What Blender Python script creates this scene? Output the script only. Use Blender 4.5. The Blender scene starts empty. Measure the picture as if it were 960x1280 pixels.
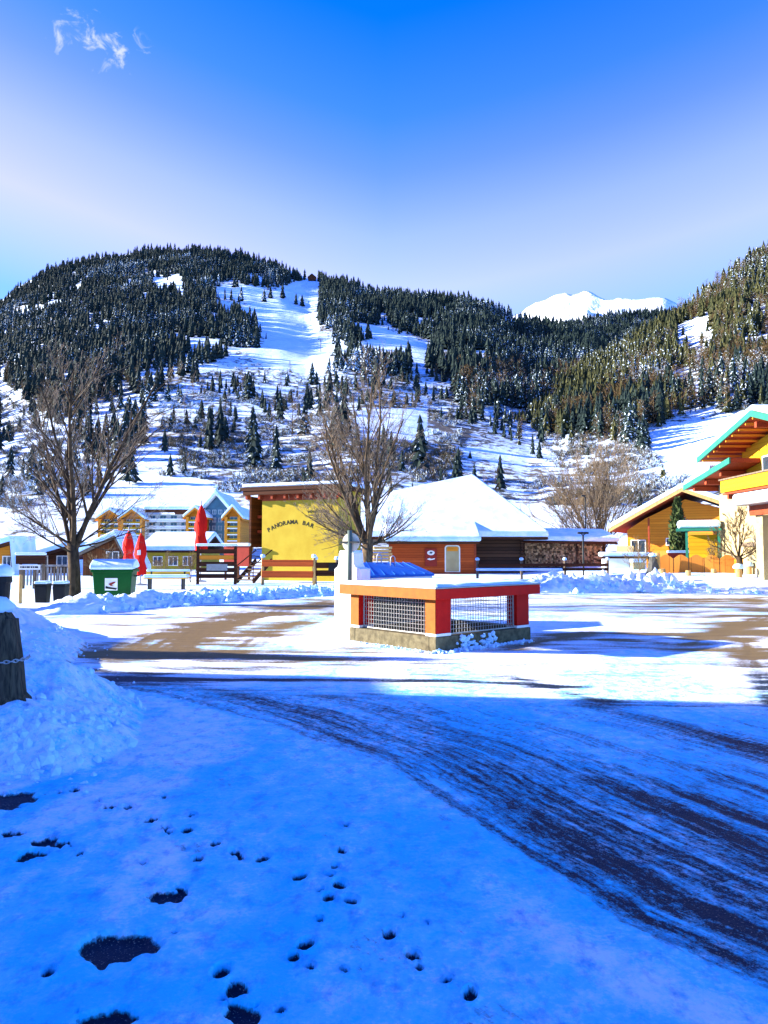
import bpy, bmesh, math, random
import numpy as np
from mathutils import Vector, Matrix, Euler
R = math.radians
sc = bpy.context.scene
C = sc.collection
random.seed(4)
RNG = np.random.default_rng(7)

# ------------------------------------------------------------------ camera
F = 924.0                       # focal length in pixels of a 960 x 1280 frame
EYE = 1.65
PITCH = math.atan(50 / F)
cam = bpy.data.cameras.new('camera')
cam.sensor_fit = 'VERTICAL'; cam.sensor_height = 36; cam.lens = F / 1280 * 36
cam.clip_start = 0.1; cam.clip_end = 20000
camo = bpy.data.objects.new('camera', cam); C.objects.link(camo)
camo.location = (0, 0, EYE); camo.rotation_euler = (math.pi / 2 + PITCH, 0, 0)
sc.camera = camo

# ------------------------------------------------------------------ sky and sun
SUN_EL = 17.0
SUN_AZ = math.degrees(math.atan2(-0.993, 0.12))
w = bpy.data.worlds.new('World'); sc.world = w; w.use_nodes = True
nt = w.node_tree; N = nt.nodes; L = nt.links
bg = N['Background']; bg.inputs[1].default_value = 0.070
sky = N.new('ShaderNodeTexSky'); sky.sky_type = 'NISHITA'; sky.sun_disc = False
sky.sun_elevation = R(SUN_EL); sky.sun_rotation = R(SUN_AZ)
sky.air_density = 1.0; sky.dust_density = 0.25; sky.ozone_density = 4.0; sky.altitude = 900
tc = N.new('ShaderNodeTexCoord')
sep = N.new('ShaderNodeSeparateXYZ'); L.new(tc.outputs['Generated'], sep.inputs[0])
# the sky is paler towards the sun and, less so, opposite it
def wmath(op, a, b):
    x = N.new('ShaderNodeMath'); x.operation = op
    for i, v in enumerate((a, b)):
        if isinstance(v, (int, float)): x.inputs[i].default_value = v
        else: L.new(v, x.inputs[i])
    return x.outputs[0]
lft = wmath('MULTIPLY', wmath('MINIMUM', wmath('MAXIMUM', wmath('MULTIPLY', sep.outputs[0], -1.0), 0.0), 0.5), 0.20)
rgt = wmath('MULTIPLY', wmath('MINIMUM', wmath('MAXIMUM', sep.outputs[0], 0.0), 0.5), 0.13)
ramp = N.new('ShaderNodeValToRGB'); L.new(wmath('SUBTRACT', wmath('SUBTRACT', sep.outputs[2], lft), rgt), ramp.inputs[0])
cr = ramp.color_ramp
cr.elements[0].position = 0.0; cr.elements[0].color = (0.30, 0.50, 0.70, 1)
cr.elements[1].position = 0.85; cr.elements[1].color = (0.0, 0.34, 1.0, 1)
for p, c in ((0.22, (.50, .56, .74, 1)), (0.33, (1.5, 0.78, 0.80, 1)), (0.395, (1.15, .70, .85, 1)), (0.462, (0.55, 0.51, 0.92, 1)), (0.515, (.22, .43, .95, 1)), (0.60, (0.006, 0.34, 1.0, 1))):
    e = cr.elements.new(p); e.color = c
mul = N.new('ShaderNodeVectorMath'); mul.operation = 'MULTIPLY'
L.new(sky.outputs[0], mul.inputs[0]); L.new(ramp.outputs[0], mul.inputs[1])
sat = N.new('ShaderNodeVectorMath'); sat.operation = 'MULTIPLY'; sat.inputs[1].default_value = (1.6, 1.9, 2.05)
gcut = N.new('ShaderNodeCombineXYZ'); gcut.inputs[0].default_value = 1; gcut.inputs[2].default_value = 1
L.new(wmath('SUBTRACT', 1.0, wmath('MULTIPLY', lft, 1.4)), gcut.inputs[1])
mul2 = N.new('ShaderNodeVectorMath'); mul2.operation = 'MULTIPLY'; L.new(mul.outputs[0], mul2.inputs[0]); L.new(gcut.outputs[0], mul2.inputs[1])
L.new(mul2.outputs[0], sat.inputs[0])
# one wisp of cloud, high up on the left
def dirvec(px, py):
    cx = (px - 480) / F; cz = -(py - 640) / F
    s, c = math.sin(PITCH), math.cos(PITCH)
    return Vector((cx, c - cz * s, s + cz * c))
cm = N.new('ShaderNodeMapping'); cm.vector_type = 'TEXTURE'
cd = dirvec(118, 52).normalized()
sub = N.new('ShaderNodeVectorMath'); sub.operation = 'SUBTRACT'; sub.inputs[1].default_value = cd
L.new(tc.outputs['Generated'], sub.inputs[0])
dv = N.new('ShaderNodeMapping'); dv.inputs['Rotation'].default_value = (0, R(40), R(0)); dv.inputs['Scale'].default_value = (17, 10, 36)
L.new(sub.outputs[0], dv.inputs[0])
ln = N.new('ShaderNodeVectorMath'); ln.operation = 'LENGTH'; L.new(dv.outputs[0], ln.inputs[0])
cn = N.new('ShaderNodeTexNoise'); cn.inputs['Scale'].default_value = 42; cn.inputs['Detail'].default_value = 7
cn.inputs['Roughness'].default_value = 0.62; cn.inputs['Distortion'].default_value = 0.6
L.new(tc.outputs['Generated'], cn.inputs['Vector'])
cf = N.new('ShaderNodeMath'); cf.operation = 'MULTIPLY_ADD'; cf.inputs[1].default_value = -0.95
cnc = N.new('ShaderNodeMapRange'); cnc.inputs[1].default_value = .36; cnc.inputs[2].default_value = .64; L.new(cn.outputs[0], cnc.inputs[0])
L.new(ln.outputs['Value'], cf.inputs[0]); L.new(cnc.outputs[0], cf.inputs[2])
cr2 = N.new('ShaderNodeMapRange'); cr2.interpolation_type = 'SMOOTHSTEP'
cr2.inputs[1].default_value = -0.05; cr2.inputs[2].default_value = 0.72; cr2.inputs[4].default_value = 0.75
L.new(cf.outputs[0], cr2.inputs[0])
cmix = N.new('ShaderNodeMix'); cmix.data_type = 'RGBA'
L.new(cr2.outputs[0], cmix.inputs[0]); L.new(sat.outputs[0], cmix.inputs[6]); cmix.inputs[7].default_value = (3.2, 3.3, 3.5, 1)
L.new(cmix.outputs[2], bg.inputs[0])

sund = bpy.data.lights.new('sun', 'SUN'); sund.energy = 5.0; sund.angle = R(0.5); sund.color = (1.0, 0.89, 0.72)
suno = bpy.data.objects.new('sun', sund); C.objects.link(suno)
el = R(SUN_EL); az = R(SUN_AZ)
SUN = Vector((math.sin(az) * math.cos(el), math.cos(az) * math.cos(el), math.sin(el)))
suno.rotation_euler = SUN.to_track_quat('Z', 'Y').to_euler()
sc.view_settings.view_transform = 'Standard'; sc.view_settings.look = 'None'
sc.view_settings.exposure = 2.2; sc.view_settings.gamma = 1.0; sc.view_settings.use_curve_mapping = False
sc.cycles.max_bounces = 6; sc.cycles.diffuse_bounces = 3
sc.cycles.caustics_reflective = False; sc.cycles.caustics_refractive = False

# ------------------------------------------------------------------ pixel <-> place
def at(px, py, Y):
    d = dirvec(px, py); t = Y / d.y
    return Vector((d.x * t, Y, EYE + d.z * t))
def gnd(px, py, z=0.0):
    d = dirvec(px, py); t = (z - EYE) / d.z
    return Vector((d.x * t, d.y * t, z))

# ------------------------------------------------------------------ noise in numpy
def _h(ix, iy, s):
    n = (ix.astype(np.int64) * 374761393 + iy.astype(np.int64) * 668265263 + s * 974634777) & 0xffffffff
    n = ((n ^ (n >> 13)) * 1274126177) & 0xffffffff
    n = n ^ (n >> 16)
    return (n & 0xffffff) / float(0xffffff)
def vnoise(x, y, s=0):
    x = np.asarray(x, float); y = np.asarray(y, float)
    ix = np.floor(x); iy = np.floor(y); fx = x - ix; fy = y - iy
    fx = fx * fx * (3 - 2 * fx); fy = fy * fy * (3 - 2 * fy)
    a = _h(ix, iy, s); b = _h(ix + 1, iy, s); c = _h(ix, iy + 1, s); d = _h(ix + 1, iy + 1, s)
    return a + (b - a) * fx + (c - a) * fy + (a - b - c + d) * fx * fy
def fbm(x, y, o=4, s=0, g=0.5):
    t = 0; a = 1; n = 0
    for k in range(o):
        t = t + a * vnoise(x * 2 ** k + 17.3 * k, y * 2 ** k - 9.1 * k, s + k); n += a; a *= g
    return t / n
def sstep(a, b, x):
    t = np.clip((x - a) / (b - a), 0, 1); return t * t * (3 - 2 * t)
def inpoly(px, py, poly):
    px = np.asarray(px, float); py = np.asarray(py, float); r = np.zeros(px.shape, bool)
    n = len(poly); j = n - 1
    for i in range(n):
        xi, yi = poly[i]; xj, yj = poly[j]
        if yi != yj:
            c = ((yi > py) != (yj > py)) & (px < (xj - xi) * (py - yi) / (yj - yi) + xi)
            r ^= c
        j = i
    return r
def polydist(x, y, pts, signed=True):
    best = np.full(np.shape(x), 1e9); sg = np.ones(np.shape(x)); arc = np.zeros(np.shape(x)); acc = 0
    for (x0, y0), (x1, y1) in zip(pts[:-1], pts[1:]):
        dx, dy = x1 - x0, y1 - y0; l2 = dx * dx + dy * dy; l = math.sqrt(l2)
        t = np.clip(((x - x0) * dx + (y - y0) * dy) / l2, 0, 1)
        d = np.hypot(x - x0 - t * dx, y - y0 - t * dy)
        m = d < best
        best = np.where(m, d, best)
        sg = np.where(m, np.sign(dx * (y - y0) - dy * (x - x0)), sg)
        arc = np.where(m, acc + t * l, arc); acc += l
    return (best * sg if signed else best), arc

# ------------------------------------------------------------------ materials
def _base(name):
    m = bpy.data.materials.new(name); m.use_nodes = True
    return m, m.node_tree.nodes, m.node_tree.links, m.node_tree.nodes['Principled BSDF']
def noise_node(n, l, scale, detail=4, stretch=(1, 1, 1), rough=0.55, coord='Object'):
    t = n.new('ShaderNodeTexCoord'); mp = n.new('ShaderNodeMapping'); mp.inputs['Scale'].default_value = stretch
    l.new(t.outputs[coord], mp.inputs[0])
    x = n.new('ShaderNodeTexNoise'); x.inputs['Scale'].default_value = scale; x.inputs['Detail'].default_value = detail
    x.inputs['Roughness'].default_value = rough
    l.new(mp.outputs[0], x.inputs['Vector']); return x.outputs[0], mp.outputs[0]
def mrange(n, l, sock, a, b, c=0.0, d=1.0):
    x = n.new('ShaderNodeMapRange'); x.inputs[1].default_value = a; x.inputs[2].default_value = b
    x.inputs[3].default_value = c; x.inputs[4].default_value = d
    l.new(sock, x.inputs[0]); return x.outputs[0]
def mixc(n, l, f, a, b):
    x = n.new('ShaderNodeMix'); x.data_type = 'RGBA'
    if isinstance(f, float): x.inputs[0].default_value = f
    else: l.new(f, x.inputs[0])
    for s, v in ((6, a), (7, b)):
        if isinstance(v, tuple): x.inputs[s].default_value = (*v, 1)
        else: l.new(v, x.inputs[s])
    return x.outputs[2]
def math_node(n, l, op, a, b=None):
    x = n.new('ShaderNodeMath'); x.operation = op
    for i, v in enumerate((a, b)):
        if v is None: continue
        if isinstance(v, (int, float)): x.inputs[i].default_value = v
        else: l.new(v, x.inputs[i])
    return x.outputs[0]
def bump(n, l, p, sock, strength, dist=0.02):
    b = n.new('ShaderNodeBump'); b.inputs['Strength'].default_value = strength; b.inputs['Distance'].default_value = dist
    l.new(sock, b.inputs['Height']); l.new(b.outputs[0], p.inputs['Normal'])
def mat(name, c1, c2=None, scale=6, rough=0.7, stretch=(1, 1, 1), bmp=0.15, metal=0.0, lo=0.35, hi=0.65, spec=0.12):
    m, n, l, p = _base(name)
    p.inputs['Roughness'].default_value = rough; p.inputs['Metallic'].default_value = metal
    p.inputs['Specular IOR Level'].default_value = spec
    if c2 is None: c2 = tuple(v * 0.82 for v in c1)
    f, _ = noise_node(n, l, scale, 5, stretch)
    l.new(mixc(n, l, mrange(n, l, f, lo, hi), c1, c2), p.inputs['Base Color'])
    if bmp: bump(n, l, p, f, bmp, 0.01)
    return m
def planks(name, c1, c2, pitch=0.15, axis=2, gap=0.08, rough=0.75, grain=(1, 1, 1)):
    """boards: thin dark joints every <pitch> metres along an axis, each board its own tone"""
    m, n, l, p = _base(name); p.inputs['Roughness'].default_value = rough; p.inputs['Specular IOR Level'].default_value = 0.10
    st = [0.6, 0.6, 0.6]; st[axis] = 14.0
    f, _ = noise_node(n, l, 3, 5, tuple(st))
    t = n.new('ShaderNodeTexCoord'); s = n.new('ShaderNodeSeparateXYZ'); l.new(t.outputs['Object'], s.inputs[0])
    u = math_node(n, l, 'DIVIDE', s.outputs[axis], pitch)
    fr = math_node(n, l, 'FRACT', u); fl = math_node(n, l, 'FLOOR', u)
    wn = n.new('ShaderNodeTexWhiteNoise'); wn.noise_dimensions = '1D'; l.new(fl, wn.inputs['W'])
    tone = math_node(n, l, 'ADD', math_node(n, l, 'MULTIPLY', f, 0.6), math_node(n, l, 'MULTIPLY', wn.outputs[0], 0.5))
    col = mixc(n, l, mrange(n, l, tone, 0.25, 0.85), c1, c2)
    j = math_node(n, l, 'LESS_THAN', fr, gap)
    l.new(mixc(n, l, j, col, tuple(v * 0.25 for v in c2)), p.inputs['Base Color'])
    h = math_node(n, l, 'SUBTRACT', f, math_node(n, l, 'MULTIPLY', j, 2.0))
    bump(n, l, p, h, 0.4, 0.01)
    return m
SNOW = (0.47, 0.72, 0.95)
FRESH = (0.78, 0.87, 0.96)
def snow_mat(name, c1=SNOW, c2=FRESH, scale=3.0, bmp=0.5, dist=0.05):
    m, n, l, p = _base(name)
    p.inputs['Roughness'].default_value = 0.65; p.inputs['Specular IOR Level'].default_value = 0.25
    f, v = noise_node(n, l, scale, 8, rough=0.6)
    f2, _ = noise_node(n, l, scale * 9, 4)
    l.new(mixc(n, l, mrange(n, l, f, 0.4, 0.65), c1, c2), p.inputs['Base Color'])
    h = math_node(n, l, 'ADD', f, math_node(n, l, 'MULTIPLY', f2, 0.25))
    bump(n, l, p, h, bmp, dist)
    return m
M = {}
M['snow'] = snow_mat('snow', dist=0.06)
M['roof_snow'] = snow_mat('roof_snow', scale=1.2, bmp=0.35, dist=0.08)
M['white_paint'] = mat('white_render', (0.80, 0.80, 0.78), (0.72, 0.73, 0.73), 3, 0.8)
M['grey_metal'] = mat('grey_metal', (0.30, 0.32, 0.33), None, 8, 0.45, metal=0.6)
M['dark_metal'] = mat('dark_metal', (0.03, 0.035, 0.035), None, 8, 0.5)
M['steel'] = mat('galvanised_steel', (0.42, 0.44, 0.45), (0.33, 0.34, 0.34), 20, 0.5, metal=0.35)
M['glass'] = mat('window_glass', (0.02, 0.03, 0.045), (0.03, 0.05, 0.07), 2, 0.08, bmp=0, spec=0.8)
M['blue_glass'] = mat('blue_glass', (0.03, 0.11, 0.20), (0.02, 0.06, 0.12), 1, 0.1, bmp=0, spec=0.8)

# ------------------------------------------------------------------ mesh helpers
class MB:
    def __init__(s): s.v = []; s.f = []
    def add(s, vs, fs):
        b = len(s.v); s.v += [tuple(v) for v in vs]; s.f += [tuple(i + b for i in f) for f in fs]; return s
    def box(s, x0, x1, y0, y1, z0, z1, m=None):
        vs = [Vector((x, y, z)) for z in (z0, z1) for y in (y0, y1) for x in (x0, x1)]
        if m is not None: vs = [m @ v for v in vs]
        return s.add(vs, [(0, 2, 3, 1), (4, 5, 7, 6), (0, 1, 5, 4), (2, 6, 7, 3), (0, 4, 6, 2), (1, 3, 7, 5)])
    def beam(s, a, b, wd, ht, up=Vector((0, 0, 1))):
        a = Vector(a); b = Vector(b); d = (b - a).normalized(); sd = d.cross(up)
        if sd.length < 1e-4: sd = d.cross(Vector((0, 1, 0)))
        sd.normalize(); u = sd.cross(d)
        vs = [p + sd * i * wd / 2 + u * j * ht / 2 for p in (a, b) for i, j in ((-1, -1), (1, -1), (1, 1), (-1, 1))]
        return s.add(vs, [(0, 3, 2, 1), (4, 5, 6, 7), (0, 1, 5, 4), (1, 2, 6, 5), (2, 3, 7, 6), (3, 0, 4, 7)])
    def prism(s, poly, a0, a1, axis='y'):
        """poly in (u, z), pushed from a0 to a1 along the axis"""
        n = len(poly)
        if axis == 'y': vs = [(u, a, z) for a in (a0, a1) for u, z in poly]
        elif axis == 'x': vs = [(a, u, z) for a in (a0, a1) for u, z in poly]
        else: vs = [(u, z, a) for a in (a0, a1) for u, z in poly]
        return s.add(vs, [tuple(range(n))[::-1], tuple(range(n, 2 * n))] + [(i, (i + 1) % n, n + (i + 1) % n, n + i) for i in range(n)])
    def slab(s, q, th):
        """four corners of the top side, thickened straight down"""
        q = [Vector(p) for p in q]; b = [p - Vector((0, 0, th)) for p in q]
        return s.add(q + b, [(0, 1, 2, 3), (7, 6, 5, 4)] + [((i + 1) % 4, i, 4 + i, 4 + (i + 1) % 4) for i in range(4)])
    def tube(s, pts, rad, n=6, cap=True):
        pts = [Vector(p) for p in pts]
        if not hasattr(rad, '__len__'): rad = [rad] * len(pts)
        b = len(s.v)
        d0 = (pts[1] - pts[0]).normalized()
        a = d0.cross(Vector((0.31, 0.17, 0.94)))
        if a.length < 1e-3: a = d0.cross(Vector((1, 0, 0)))
        a.normalize()
        for i, p in enumerate(pts):
            d = (pts[min(i + 1, len(pts) - 1)] - pts[max(i - 1, 0)]).normalized()
            a = (a - d * a.dot(d)).normalized(); c = d.cross(a)
            for k in range(n):
                t = 2 * math.pi * k / n
                s.v.append(tuple(p + (a * math.cos(t) + c * math.sin(t)) * rad[i]))
        for i in range(len(pts) - 1):
            for k in range(n):
                s.f.append((b + i * n + k, b + i * n + (k + 1) % n, b + (i + 1) * n + (k + 1) % n, b + (i + 1) * n + k))
        if cap:
            s.f.append(tuple(b + k for k in range(n))[::-1]); e = b + (len(pts) - 1) * n
            s.f.append(tuple(e + k for k in range(n)))
        return s
    def lathe(s, prof, c=(0, 0, 0), n=16, jit=0.0, rnd=random):
        b = len(s.v); c = Vector(c)
        for r, z in prof:
            for k in range(n):
                t = 2 * math.pi * k / n; rr = r * (1 + jit * (rnd.random() - 0.5))
                s.v.append((c.x + rr * math.cos(t), c.y + rr * math.sin(t), c.z + z))
        for i in range(len(prof) - 1):
            for k in range(n):
                s.f.append((b + i * n + k, b + i * n + (k + 1) % n, b + (i + 1) * n + (k + 1) % n, b + (i + 1) * n + k))
        s.f.append(tuple(b + k for k in range(n))[::-1]); e = b + (len(prof) - 1) * n
        s.f.append(tuple(e + k for k in range(n))); return s
    def build(s, name, m, parent=None, smooth=False, bevel=0, seg=2, loc=None, rz=0):
        me = bpy.data.meshes.new(name); me.from_pydata(s.v, [], s.f); me.validate()
        bm = bmesh.new(); bm.from_mesh(me); bmesh.ops.recalc_face_normals(bm, faces=bm.faces); bm.to_mesh(me); bm.free()
        o = bpy.data.objects.new(name, me); C.objects.link(o)
        for x in (m if isinstance(m, (list, tuple)) else [m]): me.materials.append(x)
        if smooth:
            me.polygons.foreach_set('use_smooth', [True] * len(me.polygons))
        if bevel:
            bv = o.modifiers.new('bevel', 'BEVEL'); bv.width = bevel; bv.segments = seg; bv.limit_method = 'ANGLE'; bv.angle_limit = R(30)
            me.polygons.foreach_set('use_smooth', [True] * len(me.polygons))
            wn = o.modifiers.new('wn', 'WEIGHTED_NORMAL')
        if parent: o.parent = parent
        if loc is not None: o.location = loc
        o.rotation_euler.z = rz
        return o
def numesh(name, v, f, m, attrs=None, smooth=True, uniform=None):
    """v (n,3), f (k,3 or 4) numpy arrays"""
    v = np.asarray(v, np.float32); f = np.asarray(f, np.int32); k = f.shape[1]
    me = bpy.data.meshes.new(name); me.vertices.add(len(v)); me.vertices.foreach_set('co', v.ravel())
    me.loops.add(f.size); me.loops.foreach_set('vertex_index', f.ravel())
    me.polygons.add(len(f)); me.polygons.foreach_set('loop_start', np.arange(len(f), dtype=np.int32) * k)
    me.polygons.foreach_set('use_smooth', np.full(len(f), smooth))
    me.update(calc_edges=True)
    for a, d in (attrs or {}).items():
        me.attributes.new(a, 'FLOAT', 'POINT').data.foreach_set('value', np.asarray(d, np.float32).ravel())
    o = bpy.data.objects.new(name, me); C.objects.link(o); me.materials.append(m); return o
def gridfaces(nr, nc):
    i = np.arange(nr * nc).reshape(nr, nc)
    return np.stack([i[:-1, :-1], i[:-1, 1:], i[1:, 1:], i[1:, :-1]], -1).reshape(-1, 4)
def struct(o): o['kind'] = 'structure'; return o
def tag(o, label, cat, group=None, kind=None):
    o['label'] = label; o['category'] = cat
    if group: o['group'] = group
    if kind: o['kind'] = kind
    return o
def thing(name, label, cat, loc=(0, 0, 0), rz=0, group=None):
    o = bpy.data.objects.new(name, None); o.empty_display_size = 0.3; C.objects.link(o)
    o.location = loc; o.rotation_euler.z = rz
    return tag(o, label, cat, group)
def dup(root, loc, rz, label, group=None, scale=None):
    r = root.copy(); C.objects.link(r); r.location = loc; r.rotation_euler.z = rz; r['label'] = label
    if scale: r.scale = scale
    if group: r['group'] = group
    for ch in list(root.children):
        c = ch.copy(); C.objects.link(c); c.parent = r
        for g in list(ch.children):
            d = g.copy(); C.objects.link(d); d.parent = c
    return r

exec_parts = []
# ------------------------------------------------------------------ ground sheet
def G(px, py): p = gnd(px, py); return (p.x, p.y)
LANE = [G(120, 856), G(200, 872), G(330, 905), G(470, 962), G(600, 1050), G(760, 1160), G(960, 1250), (2.6, 1.2)]
TOE = [(-12, 3.6), (-3.6, 5.1), G(0, 975), G(60, 970), G(112, 962), G(172, 930), G(182, 885), G(160, 865), G(120, 850), G(84, 836), G(102, 820), G(112, 805), G(80, 788), (-9.5, 19), (-22, 30)]
VERGE = [(-40, 17), (-8.5, 19), (-6.6, 22.4), (-5, 26.3), (-1.9, 29.3), (6.3, 30.5), (10.4, 31), (15, 29.6), (40, 27)]
def verge_h(X, Y):
    line = np.interp(X, [p[0] for p in VERGE], [p[1] for p in VERGE])
    d = Y - line
    h = 0.16 * sstep(0.2, 1.6, d) + sstep(9, 15, X) * 0.48 * sstep(0.2, 4, d)
    return h * (1 + 0.15 * (fbm(X, Y, 3, 5) - .5)) * (1 - sstep(70, 160, Y)) + sstep(60, 200, Y) * 0.5
def bank_h(X, Y):
    d, _ = polydist(X, Y, TOE)            # walking from near to far, the bank is on the left
    d = np.where(d > 0, d, 0)
    h = 0.80 * (1 - np.exp(-d / 1.25))
    lump = (fbm(X * 1.3, Y * 0.9, 4, 31) - 0.5)
    chunk = np.abs(fbm(X * 6.5, Y * 5.0, 3, 41) - 0.5)
    e = sstep(0, .5, d)
    h = h + e * lump * 0.55 * np.clip(h / .5, 0, 1) + sstep(0, .25, d) * (chunk * 0.14 - .015) * (1 - 0.75 * sstep(.9, 2.2, d))
    # the soft mound in front of the old post
    mx, my = G(66, 905)
    h = h + e * 0.16 * np.exp(-(((X - mx) / .38) ** 2 + ((Y - my) / .7) ** 2))
    return np.clip(h, 0, None)
FP = [(152,62),(187,57),(245,83),(275,100),(321,101),(410,73),(378,133),(412,153),(423,162),(468,159),(478,121),(540,192),(590,213),(603,225),(657,226),(495,229),(357,238),(750,272),(838,246),(823,268),(850,295),(803,306),(822,328),(877,335),(799,380),(764,442),(735,473),(775,498),(555,508),(700,600),(862,507),(855,208),(868,146),(975,415),(1032,473),(1047,503),(1117,535),(1006,370),(1068,388),(1175,570),(200,215),(120,512)]
FP = [(x / 2, 960 + y / 2) for x, y in FP]
FPR = {13: 1.2, 38: .5, 37: .5, 36: .6, 30: .6, 31: .7, 32: .7, 39: .8}
BIG = [(151, 1182, 54, 19, -12), (206, 1121, 26, 9, -16), (231, 1113, 13, 7, -20), (292, 1236, 17, 11, -10), (306, 1265, 18, 12, 0), (128, 1278, 46, 14, -8), (8, 1001, 32, 14, 8), (55, 1053, 16, 6, 10), (77, 1054, 12, 5, -5), (40, 1070, 18, 6, 12), (15, 1042, 16, 4, 0)]
def ground_fields(X, Y):
    spx = 480 + F * X / Y                    # only used to hand measured marks over to ground metres
    road, arc = polydist(X, Y, LANE)
    wob = (fbm(X * .8, Y * .8, 3, 3) - .5) * .5
    u = road + wob * .35
    st = fbm(u * 7.0, arc * .45, 4, 11); st2 = fbm(u * 22, arc * .9, 3, 12); lowf = fbm(u * 1.1 + 3, arc * .25, 3, 13)
    inl = sstep(-0.06, 0.14, u)
    bl = 0.37 + 0.5 * (st - .5) + .40 * (st2 - .5) + 0.55 * (lowf - .4)
    for c, wd, a in ((0.55, .28, .30), (1.25, .22, .38), (1.75, .10, .28), (3.1, .30, .32), (3.9, .12, .25)):
        bl = bl + .62 * a * np.exp(-(((u - c - .25 * (fbm(arc * .5, arc * 0, 2, int(c * 10)) - .5)) / wd) ** 2)) * (0.55 + .9 * fbm(arc * .7, u, 2, 14))
    for c, wd in ((2.35, .16), (4.8, .2)):
        bl = bl - .28 * np.exp(-(((u - c) / wd) ** 2)) * fbm(arc * .6, u, 2, 15)
    bl = np.clip(bl, 0.03, 1)
    # swept and driven part of the square further out
    hs = fbm(X * .35, Y * 2.2, 4, 21); hs2 = fbm(X * 1.2, Y * 9, 3, 22)
    far = 0.30 + .9 * (hs - .52) + .75 * (hs2 - .5)
    rt = sstep(4.5, 8.5, X - .10 * (Y - 14)) * sstep(9.5, 13, Y) * (1 - sstep(26, 29, Y))
    far = far + rt * (.24 + .55 * (hs - .45))
    for pts, wd, a in (([(175, 818), (225, 792), (300, 771), (425, 752)], .8, .62), ([(290, 815), (330, 790), (420, 765)], .5, .42),
                       ([(230, 815), (260, 790), (320, 772)], .3, .4),
                       ([(110, 849), (330, 850), (560, 852), (740, 860)], .10, .55), ([(640, 810), (740, 790), (870, 795), (960, 790)], .35, .45),
                       ([(520, 842), (640, 846), (760, 880)], .25, .4), ([(105, 820), (200, 822), (420, 824)], .45, .4),  # second band draws the conifer's shadow strip as bare ground
                       ([(760, 800), (860, 806), (960, 770)], .3, .5), ([(930, 800), (960, 860), (1040, 980)], .3, .4)):
        d, a2 = polydist(X, Y, [G(*p) for p in pts], False)
        far = far + a * np.exp(-(d / wd) ** 2) * (.35 + 1.1 * fbm(d * 9, a2 * .5, 3, 23))
    far = np.clip(far, 0.02, .95) * (1 - sstep(-.2, .6, Y - np.interp(X, [p[0] for p in VERGE], [p[1] for p in VERGE])))
    k = np.maximum(sstep(7.6, 9.2, Y + .2 * X), sstep(4.4, 5.2, X))  # snow colour switches here, along the edge of the cast shadow
    bare = np.where(inl > 0, inl * bl * (1 - k) + far * k * np.clip(inl + k, 0, 1), far * k)
    # trodden snow in the foreground; its blue tone paints in the shade
    near = (1 - inl) * (1 - k)
    pat = fbm(X * 2.6, Y * 2.6, 5, 51)
    bare = np.maximum(bare, near * np.clip((pat - .60) * 1.6, 0, .30))
    frost_sunlit = sstep(.44, .64, fbm(X * 1.1 + 4, Y * .7, 5, 61))
    frost_sunlit = np.maximum(frost_sunlit * .45, 1.0 * k * (1 - .3 * frost_sunlit))  # frost patches, plus white snow forced on the sunlit side
    frost_sunlit = np.maximum(frost_sunlit, near * sstep(.42, .6, fbm(X * 1.3 + 9, Y * .8, 4, 63)) * sstep(-.05, -1.3, X + .15 * Y - .6) * .8)
    frost_sunlit = np.maximum(frost_sunlit, near * np.exp(-((road + .25) / .22) ** 2) * sstep(4.6, 3.0, Y) * .9)
    z = np.zeros_like(X)
    dep = np.zeros_like(X)
    wx = (fbm(X * 16, Y * 16, 3, 71) - .5); wy = (fbm(X * 16 + 50, Y * 16, 3, 72) - .5)
    for i, (px, py) in enumerate(FP):
        gx, gy = G(px, py); r = .026 * (1 + .35 * math.sin(i * 2.3)) * FPR.get(i, 1) * (1 + .10 * (gy - 3))
        m = (np.abs(X - gx) < .3) & (np.abs(Y - gy) < .4)
        if not m.any(): continue
        a = .5 * math.sin(i * 1.7); dx = X[m] - gx + wx[m] * .012; dy = Y[m] - gy + wy[m] * .012
        q = np.hypot((dx * math.cos(a) + dy * math.sin(a)) / r, (dy * math.cos(a) - dx * math.sin(a)) / (r * 1.5))
        dep[m] = np.maximum(dep[m], sstep(1.15, .7, q)); z[m] += .008 * np.exp(-((q - 1.35) / .25) ** 2)
    for px, py, rx, ry, a in BIG:
        gx, gy = G(px, py); g2 = G(px + rx, py)[0] - gx; g3 = abs(G(px, py - ry)[1] - gy)
        m = (np.abs(X - gx) < g2 * 2) & (np.abs(Y - gy) < g3 * 2.4)
        dx = (X[m] - gx) + wx[m] * .10; dy = Y[m] - gy + wy[m] * .10
        t = -a * .012
        q = np.hypot((dx + dy * t) / g2, (dy - dx * a * -.012) / g3)
        q = q + (fbm(X[m] * 9, Y[m] * 9, 3, 73) - .5) * .9
        dep[m] = np.maximum(dep[m], sstep(1.25, .70, q))
    bk = bank_h(X, Y); on = sstep(.02, .12, bk)
    bare = np.where(dep > .3, np.maximum(bare, dep * .92), bare) * (1 - on); frost_sunlit = np.maximum(frost_sunlit, on * .55 * sstep(.3, .6, fbm(X * 2, Y * 2, 4, 65)) + on * .2)
    z = z + bk + verge_h(X, Y) - dep * .030 + .012 * (1 - bare) * fbm(X * 5, Y * 5, 3, 81) * (1 - k) + .03 * (fbm(X * 2, Y * 2, 4, 82) - .5) * near + .010 * (fbm(X * 11, Y * 8, 4, 83) - .5) * near
    z = z + (1 - bare) * .012 * k
    return z, bare, frost_sunlit, k, u, arc
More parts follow.
